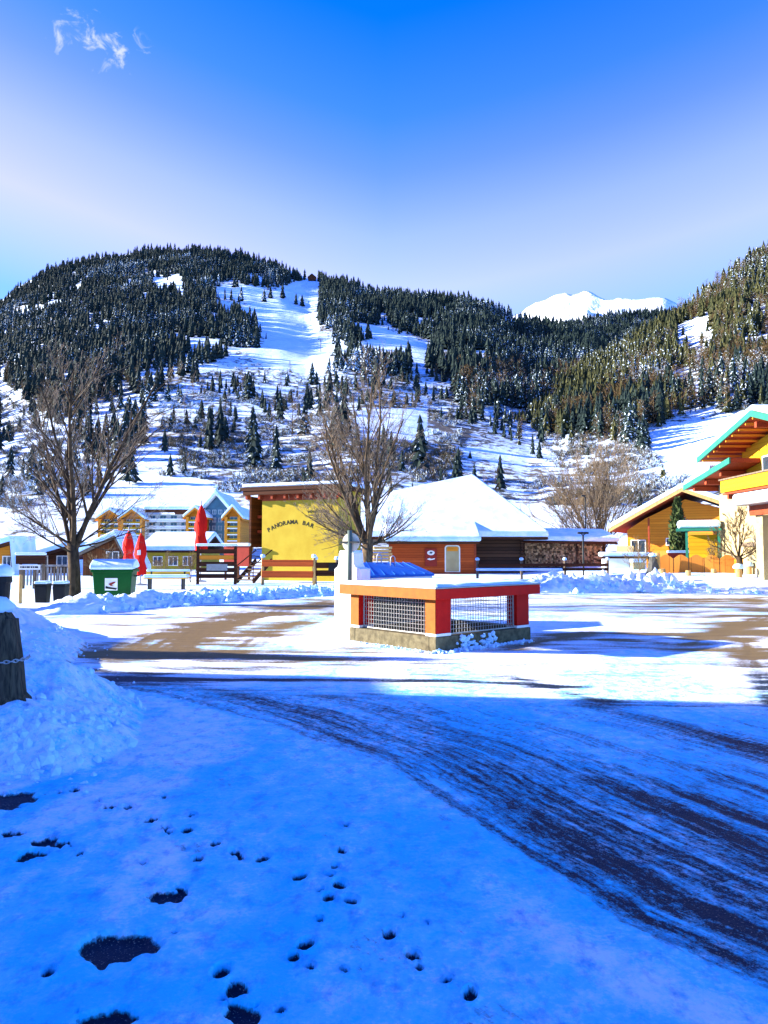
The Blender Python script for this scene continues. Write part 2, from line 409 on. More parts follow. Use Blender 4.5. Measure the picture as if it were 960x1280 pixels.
def ground_material():
    m, n, l, p = _base('trodden_snow_on_asphalt')
    def attr(a):
        x = n.new('ShaderNodeAttribute'); x.attribute_name = a; return x.outputs['Fac']
    f1, _ = noise_node(n, l, 26, 7, rough=.7); f2, _ = noise_node(n, l, 95, 4, rough=.6)
    f3, _ = noise_node(n, l, 6.5, 9, rough=.66)
    grain = math_node(n, l, 'ADD', math_node(n, l, 'MULTIPLY', f1, .65), math_node(n, l, 'MULTIPLY', f2, .35))
    cx = n.new('ShaderNodeCombineXYZ'); l.new(math_node(n, l, 'MULTIPLY', attr('lane_u'), 16.0), cx.inputs[0]); l.new(math_node(n, l, 'MULTIPLY', attr('lane_a'), 3.2), cx.inputs[1])
    ln_ = n.new('ShaderNodeTexNoise'); ln_.inputs['Scale'].default_value = 1.6; ln_.inputs['Detail'].default_value = 7; ln_.inputs['Roughness'].default_value = .68; l.new(cx.outputs[0], ln_.inputs['Vector'])
    grain = math_node(n, l, 'ADD', math_node(n, l, 'MULTIPLY', grain, .5), math_node(n, l, 'MULTIPLY', ln_.outputs[0], .5))
    s = math_node(n, l, 'ADD', attr('bare'), math_node(n, l, 'MULTIPLY', math_node(n, l, 'SUBTRACT', grain, .5), 2.1))
    k = mrange(n, l, s, .32, .66)
    fr = math_node(n, l, 'ADD', attr('frost_sunlit'), math_node(n, l, 'MULTIPLY', math_node(n, l, 'SUBTRACT', f3, .5), 1.7))
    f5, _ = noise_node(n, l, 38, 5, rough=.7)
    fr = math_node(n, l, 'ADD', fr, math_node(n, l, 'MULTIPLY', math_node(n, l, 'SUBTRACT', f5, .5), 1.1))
    snow = mixc(n, l, mrange(n, l, fr, .0, .5), (0.02, 0.64, 0.93), (0.19, 0.73, 0.95))  # shade painted into the snow colour: blue foreground, paler where the sun falls
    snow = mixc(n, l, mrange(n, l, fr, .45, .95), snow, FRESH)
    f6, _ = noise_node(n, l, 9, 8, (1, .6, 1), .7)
    dk = math_node(n, l, 'MULTIPLY', mrange(n, l, f6, .52, .70), math_node(n, l, 'SUBTRACT', 1.0, attr('far')))  # dark mottle stands in for relief shading, only on the shaded side
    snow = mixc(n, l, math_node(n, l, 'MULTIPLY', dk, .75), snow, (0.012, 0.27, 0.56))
    f4, _ = noise_node(n, l, 110, 2)
    asp = mixc(n, l, mrange(n, l, f4, .62, .72), (0.007, 0.019, 0.040), (0.26, 0.25, 0.20))
    grit = mixc(n, l, mrange(n, l, grain, .35, .6), (0.075, 0.050, 0.018), (0.20, 0.14, 0.055))
    asp = mixc(n, l, attr('grit'), asp, grit)
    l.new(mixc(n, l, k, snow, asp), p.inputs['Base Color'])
    l.new(mrange(n, l, k, 0, 1, .55, .62), p.inputs['Roughness'])
    p.inputs['Specular IOR Level'].default_value = .10
    h = math_node(n, l, 'SUBTRACT', math_node(n, l, 'ADD', math_node(n, l, 'MULTIPLY', grain, .5), f3), math_node(n, l, 'MULTIPLY', k, .5))
    bump(n, l, p, h, .7, .03)
    return m
M['ground'] = ground_material()
cols = (np.arange(-680, 1641, 2.6) - 480) / F
pys = np.concatenate([np.arange(1350, 762, -2.0), np.arange(762, 702, -.75), [700, 698, 697, 696]])
Dr = np.array([gnd(480, y).y for y in pys]); Dr = np.concatenate([[0.6, 1.2, 1.7], Dr[Dr > 1.9]])
Yg, Sg = np.meshgrid(Dr, cols, indexing='ij'); Xg = Sg * Yg
# the very first rows open out so that the sheet also reaches beside and behind the photographer
Xg[0] *= 1; 
z, bare, frost_sunlit, kk, lu, la = ground_fields(Xg, Yg)
struct(numesh('ground', np.stack([Xg, Yg, z], -1).reshape(-1, 3), gridfaces(*Xg.shape), M['ground'], {'bare': bare, 'frost_sunlit': frost_sunlit, 'far': kk, 'lane_u': np.where(kk > .5, Yg * .34 + .05 * Xg, lu), 'lane_a': np.where(kk > .5, Xg * .16, la), 'grit': kk * sstep(.5, 3, Yg - 9)}))
base = MB(); rr = [0, 60, 300, 1200, 6000]
n = 48
for r in rr[1:]:
    for k in range(n): base.v.append((r * math.cos(2 * math.pi * k / n), r * math.sin(2 * math.pi * k / n), -.12 if r < 400 else -3))
base.f.append(tuple(range(n)))
for i in range(len(rr) - 2):
    for k in range(n): base.f.append((i * n + k, i * n + (k + 1) % n, (i + 1) * n + (k + 1) % n, (i + 1) * n + k))
struct(base.build('snowy_valley_floor', M['snow']))

# lumps of broken snow thrown along the foot of the left bank
def ico():
    bm = bmesh.new(); bmesh.ops.create_icosphere(bm, subdivisions=1, radius=1)
    v = np.array([x.co[:] for x in bm.verts]); f = np.array([[y.index for y in x.verts] for x in bm.faces]); bm.free(); return v, f
ICV, ICF = ico()
def lumps(name, P, S, rng, m):
    V = []; Fc = []
    for i, (p, s) in enumerate(zip(P, S)):
        d = ICV * (1 + rng.uniform(-.28, .28, (len(ICV), 1))) * s * rng.uniform(.7, 1.25, 3)
        V.append(d + p); Fc.append(ICF + i * len(ICV))
    return numesh(name, np.concatenate(V), np.concatenate(Fc), m, smooth=False)
M['clump'] = snow_mat('snow_clump', c2=(.58, .80, .96), scale=8, bmp=.6, dist=.02)
P = []; S = []
toe = TOE[2:12]
while len(P) < 650:
    k = RNG.integers(0, len(toe) - 1); t = RNG.random(); a = np.array(toe[k]); b = np.array(toe[k + 1])
    q = a + (b - a) * t; nrm = np.array([-(b - a)[1], (b - a)[0]]); nrm /= np.linalg.norm(nrm)
    off = RNG.normal(.25, .32); q = q + nrm * off
    P.append((q[0], q[1], 0)); S.append((.008 + .045 * RNG.random() ** 3.0) * (1.15 if off > 0 else .5))
P = np.array(P); P[:, 2] = bank_h(P[:, 0], P[:, 1]) + verge_h(P[:, 0], P[:, 1])
tag(lumps('snow_clumps', P, S, RNG, M['clump']), 'broken lumps of snow along the foot of the left snow bank', 'snow clumps', kind='stuff')

# snow ploughed into banks along the back of the square
def bank(name, pts, h, wd, seed, step=.07):
    pts = [np.array(p, float) for p in pts]; seg = [np.linalg.norm(b - a) for a, b in zip(pts[:-1], pts[1:])]
    Ltot = sum(seg); ns = int(Ltot / step); nv = int(2 * wd / step * .8)
    cs = np.concatenate([[0], np.cumsum(seg)]); s = np.linspace(0, Ltot, ns)
    cx = np.interp(s, cs, [p[0] for p in pts]); cy = np.interp(s, cs, [p[1] for p in pts])
    tx = np.gradient(cx); ty = np.gradient(cy); l = np.hypot(tx, ty); nx, ny = -ty / l, tx / l
    v = np.linspace(-1, 1, nv); Vv, Ss = np.meshgrid(v, s, indexing='xy')
    W = wd * (.75 + .5 * fbm(Ss * .35, Ss * 0, 3, seed))
    X = cx[:, None] + nx[:, None] * Vv * W; Y = cy[:, None] + ny[:, None] * Vv * W
    prof = np.clip(1 - Vv ** 2, 0, 1) ** .8
    ends = sstep(0, 1.2, Ss) * sstep(0, 1.2, Ltot - Ss)
    Z = prof * h * (.45 + 1.0 * fbm(Ss * .55, Vv * .6, 3, seed + 1)) * ends
    lump = np.abs(fbm(X * 2.6, Y * 2.6, 3, seed + 2) - .5) * 2; l2 = fbm(X * 8, Y * 8, 3, seed + 3) - .5
    Z = Z + prof * ends * h * (.75 * (lump - .3) + .30 * l2)
    Z = np.where(prof <= 0.02, -.05, Z) + np.minimum(verge_h(X, Y), .25) * .6
    return struct(numesh(name, np.stack([X, Y, Z], -1).reshape(-1, 3), gridfaces(*X.shape), M['bank'], smooth=True))
M['bank'] = snow_mat('banked_snow', c1=(.62, .79, .95), scale=5, bmp=.8, dist=.05)
bank('snow_bank', [(-9.6, 19.5), (-8.3, 20.6), (-7.4, 22.6), (-5.5, 25.8), (-3.6, 27.8), (-1.4, 29.4)], .30, .9, 101)
bank('snow_bank', [(5.6, 30.9), (7.5, 31.2), (9.6, 31.4), (11.6, 31.8), (13.0, 31.2)], .72, 1.25, 131)
bank('snow_bank', [(11.0, 31.0), (13, 30.6), (16, 30.2), (22, 28.6)], .16, .9, 151)
bank('snow_bank', [(-1.2, 30.2), (1.5, 31.4), (5.8, 31.2)], .30, .8, 171)

# ------------------------------------------------------------------ hills
SIL1 = [(-900, 560), (-500, 520), (-200, 450), (-60, 400), (0, 378), (20, 360), (60, 338), (100, 326), (150, 318), (170, 314), (190, 313), (230, 311), (270, 313), (310, 321), (350, 333), (385, 348), (400, 349), (430, 354), (470, 367), (500, 371), (540, 375), (580, 378), (610, 386), (640, 398), (660, 406), (700, 412), (740, 420), (800, 440), (900, 480), (1100, 560)]
SIL2 = [(440, 690), (500, 668), (540, 625), (560, 602), (600, 566), (640, 526), (680, 496), (720, 470), (760, 448), (800, 424), (840, 400), (870, 381), (900, 357), (930, 333), (960, 315), (1000, 290), (1150, 220), (1300, 180), (1700, 150)]
def ip(px, t): return np.interp(px, [a for a, b in t], [b for a, b in t])
def hill_fn(sil, base_py, Y0, Y1fn, g, seed, rough):
    def py_of(px, t): return base_py + (ip(px, sil) - base_py) * np.clip(t, 0, None) ** g
    def Y_of(px, t): return Y0 * (Y1fn(px) / Y0) ** t * (1 - (.085 * np.exp(-((px - 460) / 85) ** 2) * np.sin(np.pi * np.clip(t, 0, 1)) ** .7 if seed == 201 else 0))
    def pos(px, t):
        Y = Y_of(px, t); py = py_of(px, t)
        cz = -(py - 640) / F; s, c = math.sin(PITCH), math.cos(PITCH)
        X = (px - 480) / F * Y / (c - cz * s)
        Z = EYE + Y * (s + cz * c) / (c - cz * s)
        lx, ly = X / 60, Y / 60
        amp = rough * Y * np.clip(t * 3, 0, 1) * np.clip((1.0 - t) * 6 + .25, 0, 1)
        Z = Z + amp * ((fbm(lx, ly, 5, seed) - .5) * 2 + .6 * (np.abs(fbm(lx * .45, ly * .45, 4, seed + 9) - .5) * 4 - .6))
        return X, Y, Z, py
    return pos, py_of
H1, py1 = hill_fn(SIL1, 674, 190.0, lambda px: np.interp(px, [-500, 100, 300, 500, 700], [1750, 1700, 1560, 1250, 1050]), .92, 201, .0065)
H2, py2 = hill_fn(SIL2, 668, 190.0, lambda px: np.interp(px, [500, 560, 700, 960, 1700], [430, 470, 640, 800, 900]), .95, 251, .010)
def hill_mat(name, scrub, dark, sc1, lo, hi):
    m, n, l, p = _base(name); p.inputs['Roughness'].default_value = .75; p.inputs['Specular IOR Level'].default_value = .15
    f, _ = noise_node(n, l, sc1, 9, rough=.72); f2, _ = noise_node(n, l, sc1 * .12, 5)
    x = n.new('ShaderNodeAttribute'); x.attribute_name = 'scrub'
    s = math_node(n, l, 'ADD', f, math_node(n, l, 'MULTIPLY', math_node(n, l, 'SUBTRACT', x.outputs['Fac'], .5), .5))
    k = mrange(n, l, s, lo, hi)
    c = mixc(n, l, mrange(n, l, f2, .4, .6), scrub, dark)
    l.new(mixc(n, l, k, (.64, .80, .95), c), p.inputs['Base Color'])
    bump(n, l, p, f, .6, 1.2); return m
M['hill'] = hill_mat('snowy_hillside', (.15, .125, .085), (.04, .045, .038), .16, .60, .68)
M['peak'] = snow_mat('peak_snow', (.72, .83, .95), (.8, .88, .96), .004, .7, 40)
# piste and meadows that stay clean; brushy ground elsewhere
PISTE = [[(385, 350), (398, 350), (398, 415), (440, 430), (530, 425), (548, 432), (530, 455), (470, 440), (440, 445), (400, 470), (330, 460), (318, 440), (335, 425), (300, 385), (335, 375), (350, 358)],
         [(440, 400), (548, 430), (530, 440), (440, 415)], [(190, 343), (228, 343), (228, 362), (190, 362)], [(268, 356), (330, 360), (330, 378), (268, 374)],
         [(450, 510), (535, 510), (535, 555), (450, 550)], [(110, 585), (260, 600), (260, 640), (110, 640)], [(800, 545), (900, 515), (960, 505), (960, 600), (840, 590)], [(560, 620), (800, 640), (800, 670), (560, 670)]]
def hill_mesh(name, H, pxs, nt_, m):
    T = np.concatenate([[-.25, -.1], np.linspace(0, 1, nt_)])
    PX, TT = np.meshgrid(pxs, T, indexing='xy')
    X, Y, Z, py = H(PX, TT)
    Z[0] -= 6; Z[1] -= 2
    cl = np.zeros(PX.shape, bool)
    for q in PISTE: cl |= inpoly(PX, py, q)
    scrub = np.where(cl, 0.05, .74 + .12 * inpoly(PX, py, [(545, 450), (575, 480), (600, 520), (580, 560), (555, 600), (520, 600), (540, 560), (545, 500)]) + .5 * (fbm(X / 50, Y / 50, 3, 77) - .5))
    # far side of the ridge
    bx = X[-1] * 1.35; by = Y[-1] * 1.35; bz = np.full_like(bx, -20)
    X = np.vstack([X, bx]); Y = np.vstack([Y, by]); Z = np.vstack([Z, bz]); scrub = np.vstack([scrub, scrub[-1]])
    return struct(numesh(name, np.stack([X, Y, Z], -1).reshape(-1, 3), gridfaces(*X.shape), m, {'scrub': scrub}))
hill_mesh('hill', H1, np.arange(-700, 1101, 5.0), 150, M['hill'])
hill_mesh('hill', H2, np.arange(440, 1701, 5.0), 130, M['hill'])
# the far white summit and the wooded ridge below it
SILP = [(380, 460), (560, 430), (630, 402), (650, 391), (664, 381), (680, 375), (693, 368), (706, 365), (714, 368), (724, 366), (731, 362), (741, 367), (752, 373), (765, 377), (775, 372), (790, 374), (810, 373), (828, 371), (840, 377), (870, 395), (950, 420), (1200, 440)]
SILM = [(520, 470), (600, 440), (660, 412), (700, 404), (740, 398), (770, 392), (800, 389), (830, 388), (860, 389), (900, 396), (1000, 420), (1300, 440)]
HP, _ = hill_fn(SILP, 560, 3200.0, lambda px: np.interp(px, [500, 700, 760, 1000], [6200, 5000, 4700, 4200]), .9, 281, .010)
HM, pym = hill_fn(SILM, 520, 1500.0, lambda px: 2300 + 0 * px, .9, 291, .006)
struct(hill_mesh('mountain', HP, np.arange(400, 1201, 6.0), 60, M['peak']))
hill_mesh('hill', HM, np.arange(520, 1301, 8.0), 50, M['hill'])
# ------------------------------------------------------------------ woods on the hills
def conifer_template(seed, layers=7, n=8, wid=.20, base=.06, ragged=.35):
    r = np.random.default_rng(seed); V = []; Fc = []; T = []
    # trunk
    k0 = len(V)
    for z_, rad in ((-.03, .012), (.5, .006)):
        for k in range(4): a = k * math.pi / 2; V.append((rad * math.cos(a), rad * math.sin(a), z_)); T.append(-1)
    for k in range(4): a, b = k, (k + 1) % 4; Fc += [(a, b, 4 + b), (a, 4 + b, 4 + a)]
    for i in range(layers):
        t = i / layers
        zb = base + (1 - base) * t ** .95 * .93; zt = min(1.0, zb + (1 - base) / layers * 1.9)
        if i == layers - 1: zt = 1.0
        rad = wid * (1 - t) ** .85 + .018
        ap = len(V); V.append((0, 0, zt)); T.append(.5)
        ph = r.random() * 6
        for k in range(2 * n):
            a = ph + math.pi * k / n + r.uniform(-.12, .12)
            out = rad * (1 + ragged * r.uniform(-.6, .7)) * (1 if k % 2 == 0 else .62)
            V.append((out * math.cos(a), out * math.sin(a), zb + r.uniform(-.03, .02) + (0 if k % 2 == 0 else .045))); T.append(r.random())
        for k in range(2 * n): Fc.append((ap, ap + 1 + k, ap + 1 + (k + 1) % (2 * n)))
    return np.array(V), np.array(Fc), np.array(T)
CT = [conifer_template(i, 7, 6, .15 + .02 * i, .05) for i in range(5)]
def tree_mat(name, c1, c2, snowy, s_scale):
    m, n, l, p = _base(name); p.inputs['Roughness'].default_value = .85; p.inputs['Specular IOR Level'].default_value = .1
    g = n.new('ShaderNodeNewGeometry'); s = n.new('ShaderNodeSeparateXYZ'); l.new(g.outputs['Normal'], s.inputs[0])
    t = n.new('ShaderNodeNewGeometry')
    x = n.new('ShaderNodeTexNoise'); x.inputs['Scale'].default_value = s_scale; x.inputs['Detail'].default_value = 4; l.new(g.outputs['Position'], x.inputs['Vector'])
    lo = n.new('ShaderNodeTexNoise'); lo.inputs['Scale'].default_value = .012; lo.inputs['Detail'].default_value = 3; l.new(g.outputs['Position'], lo.inputs['Vector'])
    a = n.new('ShaderNodeAttribute'); a.attribute_name = 'tone'
    c = mixc(n, l, mrange(n, l, a.outputs['Fac'], 0, 1), c1, c2)
    k = math_node(n, l, 'ADD', x.outputs[0], math_node(n, l, 'MULTIPLY', math_node(n, l, 'SUBTRACT', lo.outputs[0], .5), .6))
    k = math_node(n, l, 'ADD', k, math_node(n, l, 'MULTIPLY', s.outputs[2], .12))
    l.new(mixc(n, l, mrange(n, l, k, snowy, snowy + .06), c, (.62, .78, .93)), p.inputs['Base Color']); return m
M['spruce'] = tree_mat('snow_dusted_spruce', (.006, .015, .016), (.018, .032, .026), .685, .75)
M['spruce_lit'] = tree_mat('sunlit_snow_dusted_spruce', (.014, .022, .010), (.055, .056, .020), .675, .75)  # lit copy of the spruce, sunshine on the right hill put into its colour
M['larch'] = tree_mat('bare_larch', (.13, .085, .035), (.07, .05, .025), .64, .9)
FOREST1 = [([(0, 470), (0, 392), (20, 372), (60, 345), (100, 334), (150, 330), (195, 318), (240, 312), (310, 321), (385, 350), (370, 352), (335, 356), (305, 360), (268, 356), (268, 374), (300, 380), (300, 395), (325, 425), (318, 440), (280, 447), (240, 466), (205, 478), (190, 498), (182, 545), (150, 565), (100, 560), (60, 520)], .97),
           ([(398, 345), (430, 354), (470, 368), (482, 392), (462, 402), (448, 400), (440, 418), (402, 414), (396, 380)], .95),
           ([(478, 368), (540, 375), (610, 386), (660, 406), (740, 420), (800, 445), (760, 470), (700, 490), (650, 515), (610, 512), (590, 522), (572, 500), (560, 470), (535, 455), (532, 440), (545, 430), (520, 415), (490, 405), (478, 390)], .97),
           ([(415, 428), (440, 418), (452, 428), (512, 445), (515, 464), (480, 468), (430, 462), (412, 455)], .8),
           ([(80, 560), (150, 555), (165, 600), (130, 620), (60, 600), (40, 540)], .45), ([(185, 590), (240, 585), (250, 622), (200, 628)], .5),
           ([(200, 540), (230, 480), (285, 470), (300, 510), (290, 560), (235, 588), (195, 580)], .42), ([(-400, 500), (-200, 450), (0, 390), (0, 560), (-200, 600)], .9)]
FOREST2 = [([(556, 606), (600, 566), (640, 526), (680, 496), (720, 470), (760, 448), (800, 424), (840, 400), (870, 381), (900, 357), (930, 333), (960, 315), (1000, 290), (1150, 220), (1300, 180), (1700, 150), (1700, 480), (1100, 500), (960, 508), (905, 512), (880, 505), (835, 520), (825, 552), (800, 553), (760, 545), (720, 538), (680, 540), (650, 540), (620, 565), (590, 608), (566, 618)], .97)]
HOLES2 = [[(845, 408), (886, 398), (897, 428), (872, 450), (846, 444)], [(920, 420), (962, 412), (962, 440), (932, 440)], [(830, 470), (850, 455), (875, 470), (880, 500), (850, 490)]]
SINGLES1 = [(281, 375), (289, 376), (302, 375), (330, 376), (338, 373), (353, 372), (370, 378), (378, 379), (162, 605), (310, 500), (303, 495), (342, 555), (338, 560), (365, 545), (381, 545), (350, 525), (470, 480), (455, 475), (390, 480), (412, 500), (316, 560), (318, 582), (525, 590), (345, 590), (420, 560), (430, 548), (318, 405), (312, 400), (275, 550), (262, 560)]
def wood(H, pyf, regions, holes, singles, px0, px1, hgt, rng, thin_clear, pmid, sp=1.0, gp=(.24, .32), tmin=.03):
    out = []
    t = tmin
    while t < 0.995:
        pxs = np.array([px0]); Y = float(H(np.array([pmid]), np.array([t]))[1][0]); hp = hgt * F / Y
        pxs = np.arange(px0, px1, .20 * hp * sp); pxs = pxs + rng.uniform(-.16, .16, len(pxs)) * hp
        tt = np.clip(t + rng.uniform(-.5, .5, len(pxs)) * .012, 0, .998)
        X, Yy, Z, py = H(pxs, tt)
        pr = np.zeros(len(pxs))
        for poly, d in regions: pr = np.maximum(pr, (inpoly(pxs, py - .2 * hp, poly) | inpoly(pxs, py + 7, poly)) * d)
        for q in holes: pr = np.where(inpoly(pxs, py, q), 0.03, pr)
        cl = np.zeros(len(pxs), bool)
        for q in PISTE: cl |= inpoly(pxs, py, q)
        gap = fbm(X / 45, Yy / 45, 3, 91); dens = pr.copy()
        pr = np.where(pr > .6, pr * sstep(*gp, gap), pr * (gap > .5) * 1.4)
        pr = np.where((pr == 0) & ~cl, thin_clear * (gap > .52), pr)
        pr = np.where(cl & (py > 345), pr * .06, pr)
        keep = rng.random(len(pxs)) < pr
        hm = np.where(dens > .6, 1.0, .60)
        for x, y, z_, p_, q_, h_ in zip(X[keep], Yy[keep], Z[keep], pxs[keep], py[keep], hm[keep]):
            out.append((x, y, z_, hgt * h_ * rng.uniform(.5, 1.15), p_, q_))
        # row step: about a third of a tree in the picture
        dpy = abs(float(pyf(pmid, t + .01) - pyf(pmid, t))) / .01
        t += max(.21 * hp * sp / max(dpy, 1), .0025)
    return out
rg = np.random.default_rng(11)
T1 = wood(H1, py1, FOREST1, [], [], -350, 860, 20, rg, .22, 200., .80, (.33, .42), .13)
T2 = wood(H2, py2, FOREST2, HOLES2, [], 540, 1300, 17, rg, .02, 900., .72)
TM = wood(HM, pym, [([(500, 560), (500, 300), (1300, 300), (1300, 560)], .95)], [], [], 600, 1000, 24, rg, 0, 760.)
for px, py in SINGLES1:
    ts = np.linspace(0, 1, 400); pv = py1(np.full(400, float(px)), ts); t = ts[np.argmin(abs(pv - py))]
    X, Y, Z, _ = H1(np.array([float(px)]), np.array([t])); T1.append((X[0], Y[0], Z[0], 21 * rg.uniform(.9, 1.2), px, py))
print('trees', len(T1), len(T2), len(TM))
allT = [(t, 0) for t in T1] + [(t, 1) for t in T2] + [(t, 2) for t in TM]
def visible_rank(e):
    t, k = e
    inside = -5 < t[4] < 965
    return (0 if inside else 1, -t[3] / t[1])
allT.sort(key=visible_rank)
def is_larch(t, k): return k == 1 and fbm(np.array([t[0] / 40]), np.array([t[1] / 40]), 2, 55)[0] > .60 and rg.random() < .6 or (k == 0 and t[5] > 470 and rg.random() < .22)
tpl_me = []
for i, (V, Fc, T) in enumerate(CT):
    o = numesh('spruce', V, Fc, M['spruce'], {'tone': np.clip(T * .5 + .1 * i, 0, 1)}, smooth=False); tpl_me.append(o.data); bpy.data.objects.remove(o)
nsolo = 0; rest = []; rest_l = []
for e in allT:
    t, k = e
    if is_larch(t, k): rest_l.append(t); continue
    if nsolo < 290:
        o = bpy.data.objects.new('spruce', tpl_me[rg.integers(0, 5)]); C.objects.link(o)
        o.location = t[:3]; s = t[3]; wv = rg.uniform(.85, 1.2); o.scale = (s * wv, s * wv, s); o.rotation_euler.z = rg.uniform(0, 6.28)
        if k == 0: tag(o, 'snow dusted spruce standing in a scatter on the lower slope behind the hotels', 'tree', 'spruces on the lower slope')
        else: tag(o, 'dark green spruce on the near wooded slope at the right above the chalets', 'tree', 'spruces on the near right slope')
        nsolo += 1
    else: rest.append((t, k))
def forest(name, trees, m, label, tpl):
    V = []; Fc = []; TN = []; b = 0
    for t in trees:
        v, f, tn = tpl[rg.integers(0, len(tpl))]
        a = rg.uniform(0, 6.28); s = t[3]; wv = rg.uniform(.8, 1.25) * s; c_, s_ = math.cos(a), math.sin(a)
        lean = rg.uniform(-.03, .03, 2)
        x = (v[:, 0] * c_ - v[:, 1] * s_) * wv + v[:, 2] * s * lean[0]; y = (v[:, 0] * s_ + v[:, 1] * c_) * wv + v[:, 2] * s * lean[1]
        V.append(np.stack([x + t[0], y + t[1], v[:, 2] * s + t[2]], -1)); Fc.append(f + b); b += len(v)
        TN.append(np.clip(tn * .45 + rg.uniform(0, .6), 0, 1))
    return tag(numesh(name, np.concatenate(V), np.concatenate(Fc), m, {'tone': np.concatenate(TN)}, smooth=False), label, 'forest', kind='stuff')
CTL = [conifer_template(i, 5, 5, .15 + .02 * i, .05) for i in range(5)]
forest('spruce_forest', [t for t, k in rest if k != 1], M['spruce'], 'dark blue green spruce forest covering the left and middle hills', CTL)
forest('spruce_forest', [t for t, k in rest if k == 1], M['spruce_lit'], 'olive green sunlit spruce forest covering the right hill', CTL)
# bare larches and birches: open, twiggy crowns
def twig_template(seed, n=46):
    r = np.random.default_rng(seed); V = []; Fc = []; T = []
    def sl(a, b, wd):
        a = np.array(a); b = np.array(b); d = b - a; s = np.cross(d, r.normal(size=3)); s = s / np.linalg.norm(s) * wd; k = len(V)
        V.extend([a - s, a + s, b]); T.extend([r.random()] * 3); Fc.append((k, k + 1, k + 2))
    sl((0, 0, -.03), (0, 0, 1), .012); sl((0, 0, -.03), (0.01, 0, .95), .012)
    for i in range(n):
        z0 = .12 + .8 * r.random(); a = r.random() * 6.28; l_ = .22 * (1.1 - z0) + .05; up = r.uniform(.02, .16)
        p = np.array((0, 0, z0)); q = p + np.array((math.cos(a) * l_, math.sin(a) * l_, up)); sl(p, q, .007)
        for j in range(4):
            f = r.uniform(.3, 1); pp = p + (q - p) * f; sl(pp, pp + r.normal(size=3) * .04 + np.array((0, 0, .05)), .005)
    return np.array(V), np.array(Fc), np.array(T)
TT_ = [twig_template(i) for i in range(4)]
forest('larch_wood', rest_l, M['larch'], 'tan leafless larches and birches mixed into the hillside woods', TT_)
# frosted brush on the open slopes
def bush_template(seed, n=60):
    r = np.random.default_rng(seed); V = []; Fc = []; T = []
    for i in range(n):
        a = r.random() * 6.28; e = r.uniform(.2, 1.4); l_ = r.uniform(.5, 1)
        p = np.array((r.uniform(-.25, .25), r.uniform(-.25, .25), -.05)); q = p + np.array((math.cos(a) * math.cos(e), math.sin(a) * math.cos(e), math.sin(e))) * l_
        s = np.cross(q - p, r.normal(size=3)); s = s / np.linalg.norm(s) * .03; k = len(V)
        m_ = (p + q) / 2 + r.normal(size=3) * .05
        V.extend([p, m_ - s, m_ + s, q]); T.extend([r.random()] * 4); Fc += [(k, k + 1, k + 2), (k + 2, k + 1, k + 3)]
    return np.array(V), np.array(Fc), np.array(T)
BT = [bush_template(i) for i in range(4)]
M['brush'] = tree_mat('frosted_brush', (.14, .11, .07), (.07, .07, .045), .54, .8)
def brush(H, poly, n, smin, smax):
    out = []; xs = [p[0] for p in poly]
    while len(out) < n:
        px = rg.uniform(min(xs), max(xs), 400); t = rg.uniform(0, .75, 400); X, Y, Z, py = H(px, t)
        ok = inpoly(px, py, poly)
        for q in PISTE: ok &= ~inpoly(px, py, q)
        ok &= fbm(X / 20, Y / 20, 3, 93) > .44
        out += [(x, y, z_, rg.uniform(smin, smax)) for x, y, z_ in zip(X[ok], Y[ok], Z[ok])]
    return out[:n]
bs = brush(H2, [(560, 605), (620, 545), (680, 532), (760, 548), (830, 556), (870, 600), (860, 640), (760, 655), (640, 655), (590, 640)], 1100, 1.6, 4.2)
bs += brush(H1, [(200, 480), (320, 450), (400, 470), (560, 470), (580, 560), (560, 600), (420, 610), (200, 620)], 1700, 1.6, 4.5)
bs += brush(H1, [(0, 480), (100, 560), (200, 570), (190, 600), (0, 640)], 350, 2, 5)
bs += brush(H2, [(830, 545), (900, 500), (880, 400), (960, 420), (1100, 560), (870, 620)], 200, 2, 4)
forest('hillside_brush', bs, M['brush'], 'frosted leafless brush scattered over the open hillsides', BT)
# ------------------------------------------------------------------ materials of the built things
M['red'] = mat('red_paint', (0.50, 0.006, 0.003), (0.40, 0.004, 0.003), 7, .6, hi=.75)
M['ochre'] = mat('ochre_colour', (0.27, 0.085, 0.007), (0.22, 0.065, 0.006), 7, .6)  # used on the left-facing sides of the shaft only
M['concrete'] = mat('concrete', (.15, .13, .075), (.07, .06, .035), 9, .85, bmp=.4)
M['dark_inside'] = mat('dark_concrete', (.09, .09, .08), (.05, .05, .045), 6, .9)
M['yellow'] = mat('yellow_render', (.40, .31, .032), (.35, .25, .022), 1.2, .85, bmp=.12)
M['brown'] = planks('dark_brown_boards', (.085, .028, .012), (.035, .014, .008), .16, 2)
M['brown_v'] = planks('brown_upright_boards', (.17, .06, .022), (.08, .03, .014), .14, 0)
M['redwood'] = planks('red_brown_boards', (.46, .085, .018), (.30, .05, .012), .17, 2)
M['rafter'] = mat('red_brown_timber', (.30, .055, .02), (.20, .035, .015), 4, .7, (1, 6, 6))
M['orangewood'] = planks('orange_boards', (.72, .27, .025), (.55, .19, .02), .16, 2, .05)
M['orange_v'] = planks('orange_pickets', (.70, .27, .045), (.50, .17, .03), .5, 0, .03)
M['goldwood'] = planks('golden_boards', (.56, .33, .012), (.44, .23, .010), .2, 2, .04)
M['gold_v'] = planks('golden_balcony_boards', (.60, .37, .02), (.5, .28, .015), .14, 1, .06)
M['logs'] = planks('weathered_log_wall', (.105, .055, .028), (.035, .02, .013), .24, 2, .14)
M['greywood'] = mat('weathered_grey_timber', (.20, .15, .10), (.09, .07, .05), 5, .85, (6, 6, .8), .4)
M['stump'] = mat('peeled_log', (.55, .35, .13), (.36, .21, .08), 6, .8, (5, 5, .8), .3)
